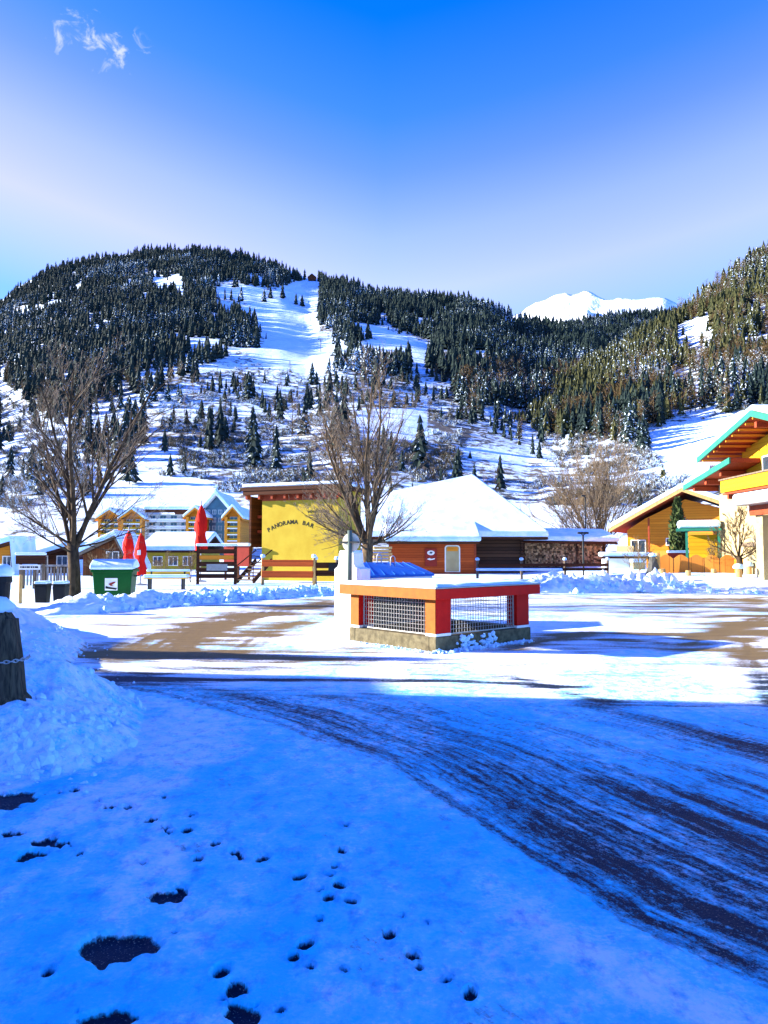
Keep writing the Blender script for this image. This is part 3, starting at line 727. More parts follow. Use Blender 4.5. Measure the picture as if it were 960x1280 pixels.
M['oldpost'] = mat('old_dark_post', (.10, .078, .050), (.022, .02, .016), 9, .9, (5, 5, .55), 1.0)
M['cream'] = mat('cream_render', (.40, .33, .18), (.34, .27, .14), 2, .85)
M['teal'] = mat('teal_painted_edge', (.022, .19, .125), (.018, .15, .10), 3, .6)
M['green_bin'] = mat('green_plastic', (.003, .075, .013), (.003, .062, .010), 2, .45)
M['black_bin'] = mat('black_plastic', (.016, .017, .018), None, 4, .5)
M['red_cloth'] = mat('red_canvas', (.75, .016, .010), (.55, .010, .008), 5, .8, (4, 4, .5), .4)
M['blue_metal'] = mat('blue_sheet_metal', (.015, .12, .46), (.012, .10, .40), 3, .5)
M['letters'] = mat('black_lettering', (.02, .02, .02), None, 3, .8, bmp=0)
M['sticker'] = mat('white_sticker', (.78, .78, .76), None, 3, .6, bmp=0)
M['signback'] = mat('pale_sign_metal', (.66, .62, .48), (.60, .57, .46), 3, .5, bmp=0)
M['signpost'] = mat('grey_green_post', (.10, .14, .12), None, 5, .5)
M['door_white'] = mat('white_door_paint', (.82, .80, .74), None, 3, .6)
M['fence_white'] = mat('weathered_white_slats', (.30, .29, .27), (.16, .15, .14), 6, .8)
M['bench_y'] = mat('yellow_bench_wood', (.85, .45, .05), (.75, .36, .04), 5, .6, (1, 6, 6))
M['rust'] = mat('rust_red_boards', (.26, .03, .02), None, 4, .7)
M['bark'] = mat('grey_brown_bark', (.13, .09, .05), (.045, .03, .017), 10, .9, (1, 1, .4), .5)
M['bark_dark'] = mat('dark_wet_bark', (.075, .05, .028), (.025, .017, .010), 10, .9, (1, 1, .4), .5)
M['twig_grey'] = mat('grey_tan_twigs', (.23, .185, .135), (.13, .10, .07), 8, .9)
M['twig_tan'] = mat('tan_twigs', (.235, .175, .11), (.14, .105, .065), 8, .9)
M['hedge'] = mat('bare_hedge_twigs', (.22, .15, .07), (.10, .07, .035), 8, .9)

# ------------------------------------------------------------------ the guesthouse left of the frame whose shade lies over the foreground
hs = thing('guesthouse', 'large cream guesthouse with snowy flat roof beside the shaded snow', 'house', (-20, 4, 0))
b = MB(); foot = [(-13, -16), (5.04, -16), (5.04, 6.45), (.75, 6.1), (.6, 8.15), (-4.1, 6.75), (-4.1, 12.6), (-13, 12.2)]
b.prism(foot, -.1, 5.55, 'z'); b.build('wall', M['cream'], hs)
b = MB(); b.prism(foot, 5.553, 5.80, 'z'); b.build('roof', M['rafter'], hs)
b = MB(); b.prism(foot, 5.803, 6.02, 'z'); b.build('roof_snow', M['roof_snow'], hs, bevel=.08)
for y in (-12, -8, -4, 0, 4):
    for z_ in (1.0, 3.6):
        b = MB(); b.box(5.03, 5.08, y, y + 1.1, z_, z_ + 1.2); wnd = b.build('window', M['door_white'], hs)
        b = MB(); b.box(5.082, 5.09, y + .07, y + 1.03, z_ + .07, z_ + 1.13); b.build('pane', M['glass'], wnd)

# ------------------------------------------------------------------ the low caged shaft in the middle of the square
FX, FY = gnd(545, 816).x, gnd(545, 816).y
ANG = math.atan2(1.70, 1.92)
LV, LU = 2.78, 2.52; MG = .13
FX, FY = FX - MG * (math.cos(ANG) - math.sin(ANG)), FY - MG * (math.sin(ANG) + math.cos(ANG))
ks = thing('ventilation_shaft', 'low red and ochre shaft housing with wire mesh sides and snowy flat roof', 'shaft', (FX, FY, 0), ANG)
#          # local x runs along the shaded right face, local y along the sunlit left face
b = MB()
b.box(MG, LV - MG, MG, MG + .16, -.1, .25); b.box(MG, LV - MG, LU - MG - .16, LU - MG, -.1, .25)
b.box(MG, MG + .16, MG + .163, LU - MG - .163, -.1, .247); b.box(LV - MG - .16, LV - MG, MG + .163, LU - MG - .163, -.1, .247)
b.build('plinth', M['concrete'], ks, bevel=.012)
PW, PD = .36, .24
for x0, x1, y0, y1 in ((MG + .02, MG + .02 + PW, MG + .02, MG + .02 + PD), (LV - MG - .02 - PW, LV - MG - .02, MG + .02, MG + .02 + PD),
                       (MG + .02, MG + .02 + PW, LU - MG - .02 - PD, LU - MG - .02), (LV - MG - .02 - PW, LV - MG - .02, LU - MG - .02 - PD, LU - MG - .02)):
    b = MB(); b.box(x0, x1, y0, y1, .30, .87); po = b.build('post', M['red'], ks, bevel=.01)
    if x0 < 1: b = MB(); b.box(x0 - .012, x0 - .002, y0 + .004, y1 - .004, .303, .868); b.build('ochre_facing', M['ochre'], po)  # thin ochre sheet over the left-facing side of the red post
    b = MB(); b.box(x0 - .004, x1 + .004, y0 - .004, y1 + .004, .252, .298); b.build('post_foot', M['white_paint'], ks, bevel=.006)
b = MB(); b.box(0, LV, 0, LU, .872, 1.045); sl_ = b.build('roof_slab', M['red'], ks, bevel=.008)
b = MB(); b.box(-.011, -.002, .0, LU, .872, 1.045); b.build('ochre_fascia', M['ochre'], sl_)  # ochre sheet over the left edge of the red slab
b = MB(); b.box(-.022, LV + .014, -.014, LU + .014, 1.048, 1.072); b.build('roof_edge', M['grey_metal'], ks, bevel=.006)
# snow lying on the roof, a little uneven
gx = np.linspace(.0, LV, 60); gy = np.linspace(.0, LU, 54); GX, GY = np.meshgrid(gx, gy)
ed = np.minimum(np.minimum(GX, LV - GX), np.minimum(GY, LU - GY))
GZ = 1.073 + .055 * sstep(-.02, .12, ed) * (.35 + .9 * fbm(GX * 2.2, GY * 2.2, 4, 301))
sn = numesh('roof_snow', np.stack([GX, GY, GZ], -1).reshape(-1, 3), gridfaces(*GX.shape), M['roof_snow']); sn.parent = ks
def grille(x0, x1, z0, z1, place):
    b = MB(); st = .068; r = .0042
    k = int((x1 - x0) / st)
    for i in range(k + 1): u = x0 + (x1 - x0) * i / k; b.tube([place(u, 0, z0), place(u, 0, z1)], r, 4)
    k = int((z1 - z0) / st)
    for i in range(k + 1): v = z0 + (z1 - z0) * i / k; b.tube([place(x0, .008, v), place(x1, .008, v)], r, 4)
    for u in (x0, x1): b.beam(place(u, 0, z0), place(u, 0, z1), .025, .02)
    for v in (z0, z1): b.beam(place(x0, 0, v), place(x1, 0, v), .025, .02)
    return b
px0, px1 = MG + .02 + PW, LV - MG - .02 - PW; py0_, py1_ = MG + .02 + PD, LU - MG - .02 - PD
grille(px0 + .01, px1 - .01, .27, .86, lambda u, o, v: (u, MG + .10 + o, v)).build('wire_grille', M['steel'], ks)
grille(px0 + .01, px1 - .01, .27, .86, lambda u, o, v: (u, LU - MG - .10 - o, v)).build('wire_grille', M['steel'], ks)
grille(py0_ + .01, py1_ - .01, .27, .86, lambda u, o, v: (MG + .13 + o, u, v)).build('wire_grille', M['steel'], ks)
grille(py0_ + .01, py1_ - .01, .27, .86, lambda u, o, v: (LV - MG - .13 - o, u, v)).build('wire_grille', M['steel'], ks)
b = MB(); b.box(px0, px1, LU - MG - .07, LU - MG - .03, .26, .865); b.build('back_panel', M['dark_inside'], ks)
b = MB(); b.box(MG + .17, LV - MG - .17, MG + .17, LU - MG - .17, -.09, .012); b.build('shaft_floor', M['dark_inside'], ks)
# snow blown against the foot of the shaded side
def loc(x, y, z=0): c_, s_ = math.cos(ANG), math.sin(ANG); return Vector((FX + x * c_ - y * s_, FY + x * s_ + y * c_, z))
P = []; S = []
for i in range(260):
    u = RNG.random() * 2.5; q = loc(u, .08 - abs(RNG.normal(0, .09))); s = .010 + .034 * RNG.random() ** 2.5
    P.append((q.x, q.y, .015 + s * .3)); S.append(s)
for i in range(150):
    q = loc(.03 - abs(RNG.normal(0, .06)), RNG.random() * 2.1); s = .008 + .022 * RNG.random() ** 2; P.append((q.x, q.y, .015)); S.append(s)
for i in range(60):
    u = RNG.choice([.75, .8, 1.3, 1.5, 1.0]) + RNG.normal(0, .09); q = loc(u, MG - .02); P.append((q.x, q.y, RNG.uniform(.05, .24))); S.append(.02 + .03 * RNG.random())
tag(lumps('snow_clumps', np.array(P), S, RNG, M['clump']), 'crumbs of snow stuck along the foot of the caged shaft', 'snow clumps', kind='stuff')

# white stepped pillar with the blue hatch roof behind it
pl = thing('white_pillar', 'white rendered stepped pillar standing behind the caged shaft', 'pillar', (*at(438, 786, 15.7).xy, 0), R(-25))
b = MB()
prof = [(-.27, -.1), (.36, -.1), (.36, 1.30), (.24, 1.33), (.20, 1.40), (.185, 1.63), (-.165, 1.63), (-.17, 1.42), (-.20, 1.34), (-.27, 1.29)]
b.prism(prof, -.22, .22, 'y'); b.build('wall', M['white_paint'], pl, bevel=.012)
b = MB(); b.prism([(-.17, 1.632), (.19, 1.632), (.17, 1.68), (-.14, 1.685)], -.215, .215, 'y'); b.build('snow_cap', M['roof_snow'], pl, bevel=.02)
htop = [at(448, 703, 16.9), at(512, 703, 18.2), at(543, 717, 17.0), at(455, 720, 15.9)]
hc = sum(htop, Vector()) / 4
hh = thing('blue_hatch', 'blue sheet metal hatch roof on a low white base behind the shaft roof', 'hatch', (hc.x, hc.y, 0))
q = [p - Vector((hc.x, hc.y, 0)) for p in htop]
b = MB(); b.slab(q, .05); rf = b.build('roof', M['blue_metal'], hh)
b = MB()
for i in range(1, 7):
    t = i / 7; b.beam(q[0].lerp(q[1], t) + Vector((0, 0, .012)), q[3].lerp(q[2], t) + Vector((0, 0, .012)), .012, .012)
b.build('seam', M['blue_metal'], rf)
b = MB(); b.prism([(p.x * .95, p.y * .95) for p in q], -.05, 1.0, 'z')
for i, p in enumerate(q):
    b.v[4 + i] = (p.x * .95, p.y * .95, p.z - .052)
b.build('wall', M['white_paint'], hh)
for px, py, Y in ((474, 706, 17.3), (491, 709, 17.2)):
    c_ = at(px, py, Y) - Vector((hc.x, hc.y, 0)); b = MB()
    pts = [c_ + Vector((-.05, 0, -.1))] + [c_ + Vector((-.05 * math.cos(t), 0, .19 + .07 * math.sin(t))) for t in np.linspace(0, math.pi, 7)] + [c_ + Vector((.05, 0, -.1))]
    b.tube(pts, .013, 6); hnd = b.build('lifting_handle', M['steel'], hh, smooth=True)
    b = MB(); b.lathe([(.07, 0), (.09, .02), (.05, .05), (.0, .055)], c_ + Vector((0, 0, -.03)), 10); b.build('snow_cap', M['roof_snow'], hnd, smooth=True)
# round sign seen from behind
p = at(437, 735, 15.36)
sg = thing('round_sign', 'round traffic sign seen from behind on a grey green post beside the white pillar', 'sign', (p.x, p.y, 0), R(-25))
b = MB(); b.tube([(0, 0, at(0, 734, 15.36).z), (0, 0, at(0, 663, 15.36).z)], .05, 10); b.build('post', M['signpost'], sg, smooth=True)
zc = at(0, 678, 15.36).z; b = MB()
b.prism([(.20 * math.cos(t), zc + .20 * math.sin(t)) for t in np.linspace(0, 2 * math.pi, 33)[:-1]], .048, .06, 'y'); dk = b.build('disc', M['signback'], sg)
b = MB(); b.box(-.20, .20, -.046, -.05 + .1, zc - .012, zc + .02); b.build('clamp_band', M['dark_metal'], dk)

# ------------------------------------------------------------------ general house pieces
def window(parent, m, x, z, wd, ht, y, frame=None, pane=None, bars=1):
    """a framed window in the local wall plane y (outside is towards -y)"""
    fr = frame or M['door_white']; f = .06; b = MB()
    b.box(x - wd / 2, x - wd / 2 + f, y - .05, y - .003, z, z + ht); b.box(x + wd / 2 - f, x + wd / 2, y - .05, y - .003, z, z + ht)
    b.box(x - wd / 2 + f, x + wd / 2 - f, y - .05, y - .003, z, z + f); b.box(x - wd / 2 + f, x + wd / 2 - f, y - .05, y - .003, z + ht - f, z + ht)
    for i in range(bars):
        c_ = x - wd / 2 + wd * (i + 1) / (bars + 1); b.box(c_ - .025, c_ + .025, y - .045, y - .01, z + f, z + ht - f)
    o = b.build('window', fr, parent)
    b = MB(); b.box(x - wd / 2 + f, x + wd / 2 - f, y - .02, y - .006, z + f, z + ht - f); b.build('pane', pane or M['glass'], o); return o
def rot_thing(name, label, cat, p, rz, group=None): return thing(name, label, cat, (p[0], p[1], p[2] if len(p) > 2 else 0), rz, group)

# ------------------------------------------------------------------ the yellow bar
BD = 38.0
pc = at(374, 690, BD)
bar = rot_thing('yellow_bar', 'yellow rendered bar with curved black lettering and snowy overhanging roof', 'bar', (pc.x, pc.y, 0), R(-22))
W2 = 2.22; ZT = at(0, 622, BD).z; zt_w = at(0, 612, BD).z
b = MB(); b.box(-W2, W2, 0, 2.8, -.1, zt_w - .03); b.build('wall', M['yellow'], bar)
zt = at(0, 612, BD).z
b = MB(); b.box(-W2 - 1.0, W2 + .3, -.47, 3.6, zt - .02, zt + .16); b.box(-W2 - .92, W2 + .27, -.43, -.36, zt - .24, zt - .023); rf = b.build('roof', M['brown'], bar)
b = MB(); b.box(-W2 - .98, W2 + .28, -.45, 3.5, zt + .163, zt + .36); b.build('roof_snow', M['roof_snow'], rf, bevel=.12, seg=3)
for i in range(8):
    x = -W2 - .75 + i * .76; b = MB(); b.box(x - .06, x + .06, -.355, -.032, ZT - .05, zt - .03); b.build('rafter', M['rafter'], bar)
b = MB(); b.box(-W2, W2, -.03, -.004, ZT - .13, zt - .03); b.build('fascia', M['rafter'], bar)
b = MB(); b.box(-W2 - .98, -W2 - .86, .3, .42, .6, zt - .25); b.box(-W2 - .98, -W2 - .88, .42, 2.7, 1.9, zt - .25); b.build('porch_screen', M['brown'], bar)
b = MB(); b.box(-W2 - .86, -W2 - .02, 2.2, 2.3, 0, zt - .03); b.build('porch_wall', M['brown'], bar)
for z_ in (ZT - .9, ZT - 1.7):
    b = MB(); b.beam((-W2 - .86, 1.0, z_), (-W2 - .01, 1.0, z_), .12, .16); b.build('porch_beam', M['rafter'], bar)
b = MB(); b.box(-W2 - .13, -W2 - .012, .3, 1.1, .5, 2.5); b.build('door', M['brown'], bar)
def text_mesh(ch, size, ext):
    cu = bpy.data.curves.new('t', 'FONT'); cu.body = ch; cu.size = size; cu.extrude = ext; cu.align_x = 'CENTER'; cu.offset = size * .014
    o = bpy.data.objects.new('t', cu); C.objects.link(o)
    dg = bpy.context.evaluated_depsgraph_get(); me = bpy.data.meshes.new_from_object(o.evaluated_get(dg))
    v = [x.co.copy() for x in me.vertices]; f = [tuple(p_.vertices) for p_ in me.polygons]
    bpy.data.objects.remove(o); bpy.data.curves.remove(cu); bpy.data.meshes.remove(me); return v, f
def text_wall(word, size, place, ext=.012):
    """place(i, n) -> (x, z, tilt) for each letter on a wall whose outside is -y; returns an MB"""
    b = MB(); n_ = len(word)
    for i, ch in enumerate(word):
        if ch == ' ': continue
        x, z_, t = place(i, n_); v, f = text_mesh(ch, size, ext); c_, s_ = math.cos(t), math.sin(t)
        b.add([(x + p_.x * c_ - p_.y * s_, -p_.z, z_ + p_.x * s_ + p_.y * c_) for p_ in v], f)
    return b
def arch(i, n_):
    u = i / (n_ - 1); x = -1.76 + 2.45 * u; z_ = at(0, 664, BD).z + .38 * (1 - ((u - .58) / .58) ** 2); t = math.atan2(-.38 * 2 * (u - .58) / .58 ** 2, 2.34)
    return x, z_, t
b = text_wall('PANORAMA BAR', .31, arch, .004); o = b.build('lettering', M['letters'], bar); o.location.y = -.007
# scroll ornament high on the right of the wall
b = MB()
for k in range(9):
    x = .55 + k * .135; z0 = at(0, 640, BD).z
    b.tube([(x + .05 * math.cos(t), -.012, z0 + .05 * math.sin(t) * (1.3 if k % 2 else .9)) for t in np.linspace(0, 5.2, 9)], .014, 4)
b.tube([(.5, -.012, at(0, 644, BD).z), (1.75, -.012, at(0, 644, BD).z)], .012, 4); b.build('scroll_ornament', M['letters'], bar)
# stairs at its left corner
st = at(306, 728, 35.0)
sr = rot_thing('stairs', 'dark timber steps leading up to the porch of the yellow bar', 'stairs', (st.x, st.y, .25), R(-22))
for i in range(6):
    b = MB(); b.box(-.42, .42, i * .27, i * .27 + .30, .16 * i + .05, .16 * i + .11); b.build('tread', M['greywood'], sr)
for s in (-1, 1):
    b = MB(); b.beam((s * .45, 0, 0), (s * .45, 1.7, 1.0), .06, .2); b.build('stringer', M['brown'], sr)
    b = MB(); b.tube([(s * .45, 0, 0), (s * .45, 0, .75), (s * .45, 1.7, 1.5)], .03, 6); b.build('handrail', M['brown'], sr)

# ------------------------------------------------------------------ things around the bar
def rail_fence(name, label, a, b_, npost, zs, hpost, m_rail, m_post, thick=.05, ht=.2, capsnow=True, group=None):
    a = Vector(a); b_ = Vector(b_); d = b_ - a; ln_ = d.length; t = thing(name, label, 'fence', a, math.atan2(d.y, d.x), group)
    for z_ in zs:
        x = MB(); x.box(.0, ln_, -.03 - thick, -.03, z_ - ht / 2, z_ + ht / 2); x.build('rail', m_rail, t, bevel=.01)
    for i in range(npost):
        u = ln_ * i / (npost - 1); x = MB(); x.lathe([(.075, -.1), (.07, hpost - .03), (.05, hpost)], (u, .05, 0), 8, .1); po = x.build('post', m_post, t, smooth=True)
        if capsnow:
            x = MB(); x.lathe([(.05, hpost - .01), (.115, hpost + .02), (.12, hpost + .08), (.08, hpost + .14), (.0, hpost + .16)], (u, .05, 0), 10, .15); x.build('snow_cap', M['roof_snow'], po, smooth=True)
    return t
rail_fence('timber_fence', 'brown timber fence of two broad rails below the yellow wall', (*at(328, 700, 33.5).xy, .2), (*at(392, 700, 33.0).xy, .2), 2, (.45, .95), 1.2, M['redwood'], M['stump'], ht=.30)
rail_fence('timber_fence', 'dark low timber fence right of the broad rail fence below the yellow wall', (*at(394, 700, 33.4).xy, .2), (*at(421, 700, 33.4).xy, .2), 2, (.5, .85), 1.1, M['brown'], M['greywood'], ht=.26)
b = MB(); p = at(418, 705, 33.2); b.prism([(-.28, 0), (.30, 0), (.26, .34), (-.24, .36)], -.03, .03, 'y')
bo = tag(b.build('notice_board', M['black_bin'], None, loc=(p.x, p.y, at(0, 714, 33.2).z)), 'small dark board on the low fence at the right end of the yellow wall', 'board')
# slatted screen in front of the terrace
p = at(271, 690, 34.0); scn = rot_thing('slatted_screen', 'dark brown slatted terrace screen with a metal plate under a snowy top rail', 'screen', (p.x, p.y, .2), 0)
for x in (-.86, .86):
    b = MB(); b.box(x - .06, x + .06, -.06, .06, -.1, 1.72); b.build('post', M['brown'], scn)
for z_ in (.35, .62, .9, 1.2, 1.48):
    b = MB(); b.box(-.8, .8, -.02, .02, z_ - .10, z_ + .10); b.build('slat', M['brown'] if z_ != 1.2 else M['orangewood'], scn)
b = MB(); b.box(-.45, .5, -.05, -.022, .60, .90); b.build('metal_plate', M['grey_metal'], scn)
b = MB(); b.box(-.95, .95, -.1, .1, 1.72, 1.84); b.build('snow_cap', M['roof_snow'], scn, bevel=.05)
p = at(297, 682, 39); tr = rot_thing('terrace_railing', 'red brown board railing under snow behind the slatted screen', 'railing', (p.x, p.y, .2), R(-22))
b = MB(); b.box(-.85, .7, 0, .06, .7, 1.75); b.build('board_panel', M['rust'], tr)
b = MB(); b.box(-.95, .75, -.1, .16, 1.76, 1.92); b.build('snow_cap', M['roof_snow'], tr, bevel=.06)
for x in (-.8, 0, .65):
    b = MB(); b.box(x - .05, x + .05, .061, .15, -.3, 1.75); b.build('post', M['brown'], tr)

def umbrella(px, ybase, ytop, D, label, wdt):
    p = at(px, 690, D); z1 = at(0, ytop, D).z; z0 = at(0, ybase, D).z
    t = thing('closed_parasol', label, 'parasol', (p.x, p.y, .2), random.random() * 6, 'closed red parasols')
    b = MB(); b.tube([(0, 0, -.1), (0, 0, z1 - .15)], .03, 8); b.build('pole', M['steel'], t, smooth=True)
    H_ = z1 - z0; b = MB(); n_ = 20; prof = [(.02, 1), (.10, .93), (.55, .80), (.9, .60), (1, .45), (.74, .34), (.70, .30), (1.0, .12), (.92, .0)]
    bb = len(b.v)
    for r, f in prof:
        for k in range(n_):
            a = 6.2832 * k / n_; rr = wdt * r * (1 + (.22 if k % 2 else -.18) * min(1, r * 1.5)) * (1 + .1 * math.sin(3 * a + 9 * f))
            b.v.append((rr * math.cos(a), rr * math.sin(a), z0 - .2 + H_ * f + (.05 * math.sin(a * 5) if f < .01 else 0)))
    for i in range(len(prof) - 1):
        for k in range(n_): b.f.append((bb + i * n_ + k, bb + i * n_ + (k + 1) % n_, bb + (i + 1) * n_ + (k + 1) % n_, bb + (i + 1) * n_ + k))
    c_ = b.build('canopy', M['red_cloth'], t, smooth=True)
    b = MB(); b.lathe([(wdt * .80, .34 * H_ + z0 - .2 - .03), (wdt * .82, .34 * H_ + z0 - .2 + .03)], (0, 0, 0), 16); b.build('strap', M['red_cloth'], c_)
    b = MB(); b.lathe([(.3, -.1), (.3, .02), (.05, .06)], (0, 0, 0), 14); b.build('base', M['grey_metal'], t)
    return t
umbrella(160.5, 707, 660, 34, 'closed red parasol standing left of the pair beside the green container', .22)
u2 = umbrella(176, 719, 662, 33, 'closed red parasol with a white patch, right of the pair by the green container', .22)
b = MB(); b.prism([(-.09, 0), (.08, .02), (.07, .24), (-.07, .22)], -.252, -.24, 'y'); o = b.build('white_patch', M['sticker'], u2); o.location.z = at(0, 694, 33).z - .2; u2.rotation_euler.z = 0
umbrella(251, 687, 627, 37, 'tall closed red parasol standing alone behind the slatted screen', .27)

def bench(px, py, D, ln_, label, z0):
    p = at(px, py, D); t = thing('bench', label, 'bench', (p.x, p.y, z0), 0, None); h = .48
    b = MB()
    for i in range(3): b.box(-ln_ / 2, ln_ / 2, -.2 + i * .14, -.08 + i * .14, h - .04, h)
    b.build('seat', M['bench_y'], t)
    b = MB(); b.box(-ln_ / 2, ln_ / 2, .21, .25, h + .08, h + .24); b.build('backrest', M['bench_y'], t)
    for s in (-1, 1):
        b = MB(); b.box(s * ln_ * .38 - .03, s * ln_ * .38 + .03, -.18, .2, -.1, h - .041); b.box(s * ln_ * .38 - .03, s * ln_ * .38 + .03, .202, .209, .2, h + .24); b.build('leg', M['dark_metal'], t)
    b = MB(); b.box(-ln_ / 2, ln_ / 2, -.21, .19, h + .002, h + .13); b.build('snow_layer', M['roof_snow'], t, bevel=.05, seg=3)
    b = MB(); b.box(-ln_ / 2, ln_ / 2, .20, .26, h + .242, h + .33); b.build('snow_layer', M['roof_snow'], t, bevel=.03, seg=3)
bench(208, 732, 29.5, 1.75, 'yellow wooden bench under a thick layer of snow beside the green container', .15)

# green wheeled container
p = gnd(136, 757); gc = thing('waste_container', 'large green wheeled waste container with white sticker and snow on its lid', 'container', (p.x, p.y + .5, .1), R(6))
b = MB(); n_ = 8
wt, wb, dt, db, zb, zt_ = .60, .54, .40, .33, .12, .98
vs = [(s * w_, t * d_, z_) for z_, w_, d_ in ((zb, wb, db), (zt_, wt, dt)) for s, t in ((-1, -1), (1, -1), (1, 1), (-1, 1))]
b.add(vs, [(3, 2, 1, 0), (4, 5, 6, 7)] + [(i, (i + 1) % 4, 4 + (i + 1) % 4, 4 + i) for i in range(4)]); b.build('body', M['green_bin'], gc, bevel=.035, seg=3)
b = MB(); b.box(-wt - .04, wt + .04, -dt - .04, dt + .04, zt_ - .06, zt_ + .03); b.build('rim', M['green_bin'], gc, bevel=.015)
b = MB(); b.prism([(-dt - .02, 0), (dt + .02, 0), (dt, .10), (.1, .19), (-.15, .18), (-dt, .08)], -wt - .01, wt + .01, 'x'); o = b.build('lid', M['green_bin'], gc, bevel=.02); o.location.z = zt_ + .033
b = MB(); b.prism([(-dt - .07, -.03), (dt + .04, .03), (dt + .03, .13), (.1, .29), (-.15, .28), (-dt - .02, .14), (-dt - .09, .04)], -wt - .06, wt + .05, 'x'); o = b.build('snow_layer', M['roof_snow'], gc, bevel=.05, seg=3); o.location.z = zt_ + .06
for s in (-1, 1):
    for t in (-1, 1):
        b = MB(); b.tube([(s * .44 - .02, t * .26, .07), (s * .44 + .03, t * .26, .07)], .085, 12); b.build('wheel', M['black_bin'], gc)
    b = MB(); b.tube([(s * (wt + .01), -.16, .80), (s * (wt + .09), -.16, .80), (s * (wt + .09), .16, .80), (s * (wt + .01), .16, .80)], .018, 6); b.build('handle', M['black_bin'], gc)
b = MB(); b.box(-.21, .17, -.372, -.367, .36, .74); stk = b.build('sticker', M['sticker'], gc); stk.rotation_euler.x = R(0)
for v_ in stk.data.vertices: v_.co.y += -(v_.co.z - .36) * .082 - .008
b = MB(); b.prism([(-.10, .56), (-.02, .60), (.07, .63), (.12, .61), (.06, .57), (-.01, .53), (.05, .50), (-.03, .50)], -.418, -.402, 'y'); b.build('sticker_print', M['rust'], gc)
b = MB(); b.prism([(-.19, .42), (.0, .40), (.13, .38), (.15, .43), (-.1, .47), (-.18, .50)], -.404, -.389, 'y'); b.build('sticker_print', M['black_bin'], gc)

def dustbin(px, label):
    p = gnd(px, 761); t = thing('dustbin', label, 'dustbin', (p.x, p.y + .2, .05), R(4), 'black dustbins')
    b = MB(); vs = [(s * w_, q * d_, z_) for z_, w_, d_ in ((.0, .15, .16), (.62, .185, .21)) for s, q in ((-1, -1), (1, -1), (1, 1), (-1, 1))]
    b.add(vs, [(3, 2, 1, 0), (4, 5, 6, 7)] + [(i, (i + 1) % 4, 4 + (i + 1) % 4, 4 + i) for i in range(4)]); b.build('body', M['black_bin'], t, bevel=.03, seg=3)
    b = MB(); b.box(-.195, .195, -.23, .23, .622, .66); b.build('lid', M['black_bin'], t, bevel=.015)
    b = MB(); b.box(-.185, .185, -.22, .21, .663, .75); b.build('snow_layer', M['roof_snow'], t, bevel=.05, seg=3)
dustbin(49, 'black dustbin under snow, the one nearer the wooden post'); dustbin(72, 'black dustbin under snow, the one beside the bare tree trunk')
# posts and board at the left edge
p = gnd(25, 762); b = MB(); b.lathe([(.055, -.2), (.05, .95), (.04, 1.0)], (0, 0, 0), 8, .15); o = b.build('wooden_post', M['stump'], None, smooth=True, loc=(p.x, p.y, 0)); tag(o, 'slim pale wooden post left of the two black dustbins', 'post')
p = at(39, 690, 27); t = thing('sign_board', 'dark timber board with a white strip of lettering on two posts behind the dustbins', 'sign', (p.x, p.y, .1), 0)
za, zb = at(0, 712, 27).z - .1, at(0, 694, 27).z - .1
for s in (-.40, .44):
    b = MB(); b.box(s - .04, s + .04, .03, .1, -.2, zb); b.build('post', M['greywood'], t)
b = MB(); b.box(-.55, .52, -.02, .025, za + .2, zb); b.build('board', M['brown'], t)
b = MB(); b.box(-.42, .36, -.05, -.022, za + .0, za + .18); st_ = b.build('lettering_strip', M['sticker'], t)
b = text_wall('WINTERDIENST', .10, lambda i, n_: (-.37 + .062 * i, za + .05, 0), .004)
b = MB()
for i, (x, w_) in enumerate(((-.36, .05), (-.29, .09), (-.18, .04), (-.12, .11), (.02, .06), (.1, .05), (.17, .12))): b.box(x, x + w_, -.056, -.051, za + .06, za + .12)
b.build('lettering', M['letters'], st_)
b = MB(); b.box(-.58, .55, -.06, .08, zb + .002, zb + .10); b.build('snow_cap', M['roof_snow'], t, bevel=.04)
rl = rail_fence('wire_fence', 'low white railing with pale slats behind the dustbins', (*at(28, 720, 30).xy, .15), (*at(86, 720, 30).xy, .15), 5, (.95,), .95, M['fence_white'], M['greywood'], ht=.08, capsnow=False)
for i in range(14):
    b = MB(); x = .1 + i * .135; b.box(x - .035, x + .035, -.075, -.034, .15, .88); b.build('slat', M['fence_white'] if i % 3 else M['greywood'], rl)
p = at(2, 752, 20); t = thing('covered_bin', 'dark grey bin heaped with snow at the left edge of the square', 'bin', (p.x, p.y, .3), R(10))
b = MB(); b.lathe([(.16, -.3), (.2, .1), (.22, .5), (.25, .55), (.24, .72), (.12, .78)], (0, 0, 0), 14, .06); b.build('body', M['black_bin'], t)
b = MB(); b.lathe([(.26, .70), (.29, .78), (.25, .92), (.12, 1.02), (0, 1.03)], (0, 0, 0), 14, .12); b.build('snow_cap', M['roof_snow'], t, smooth=True)
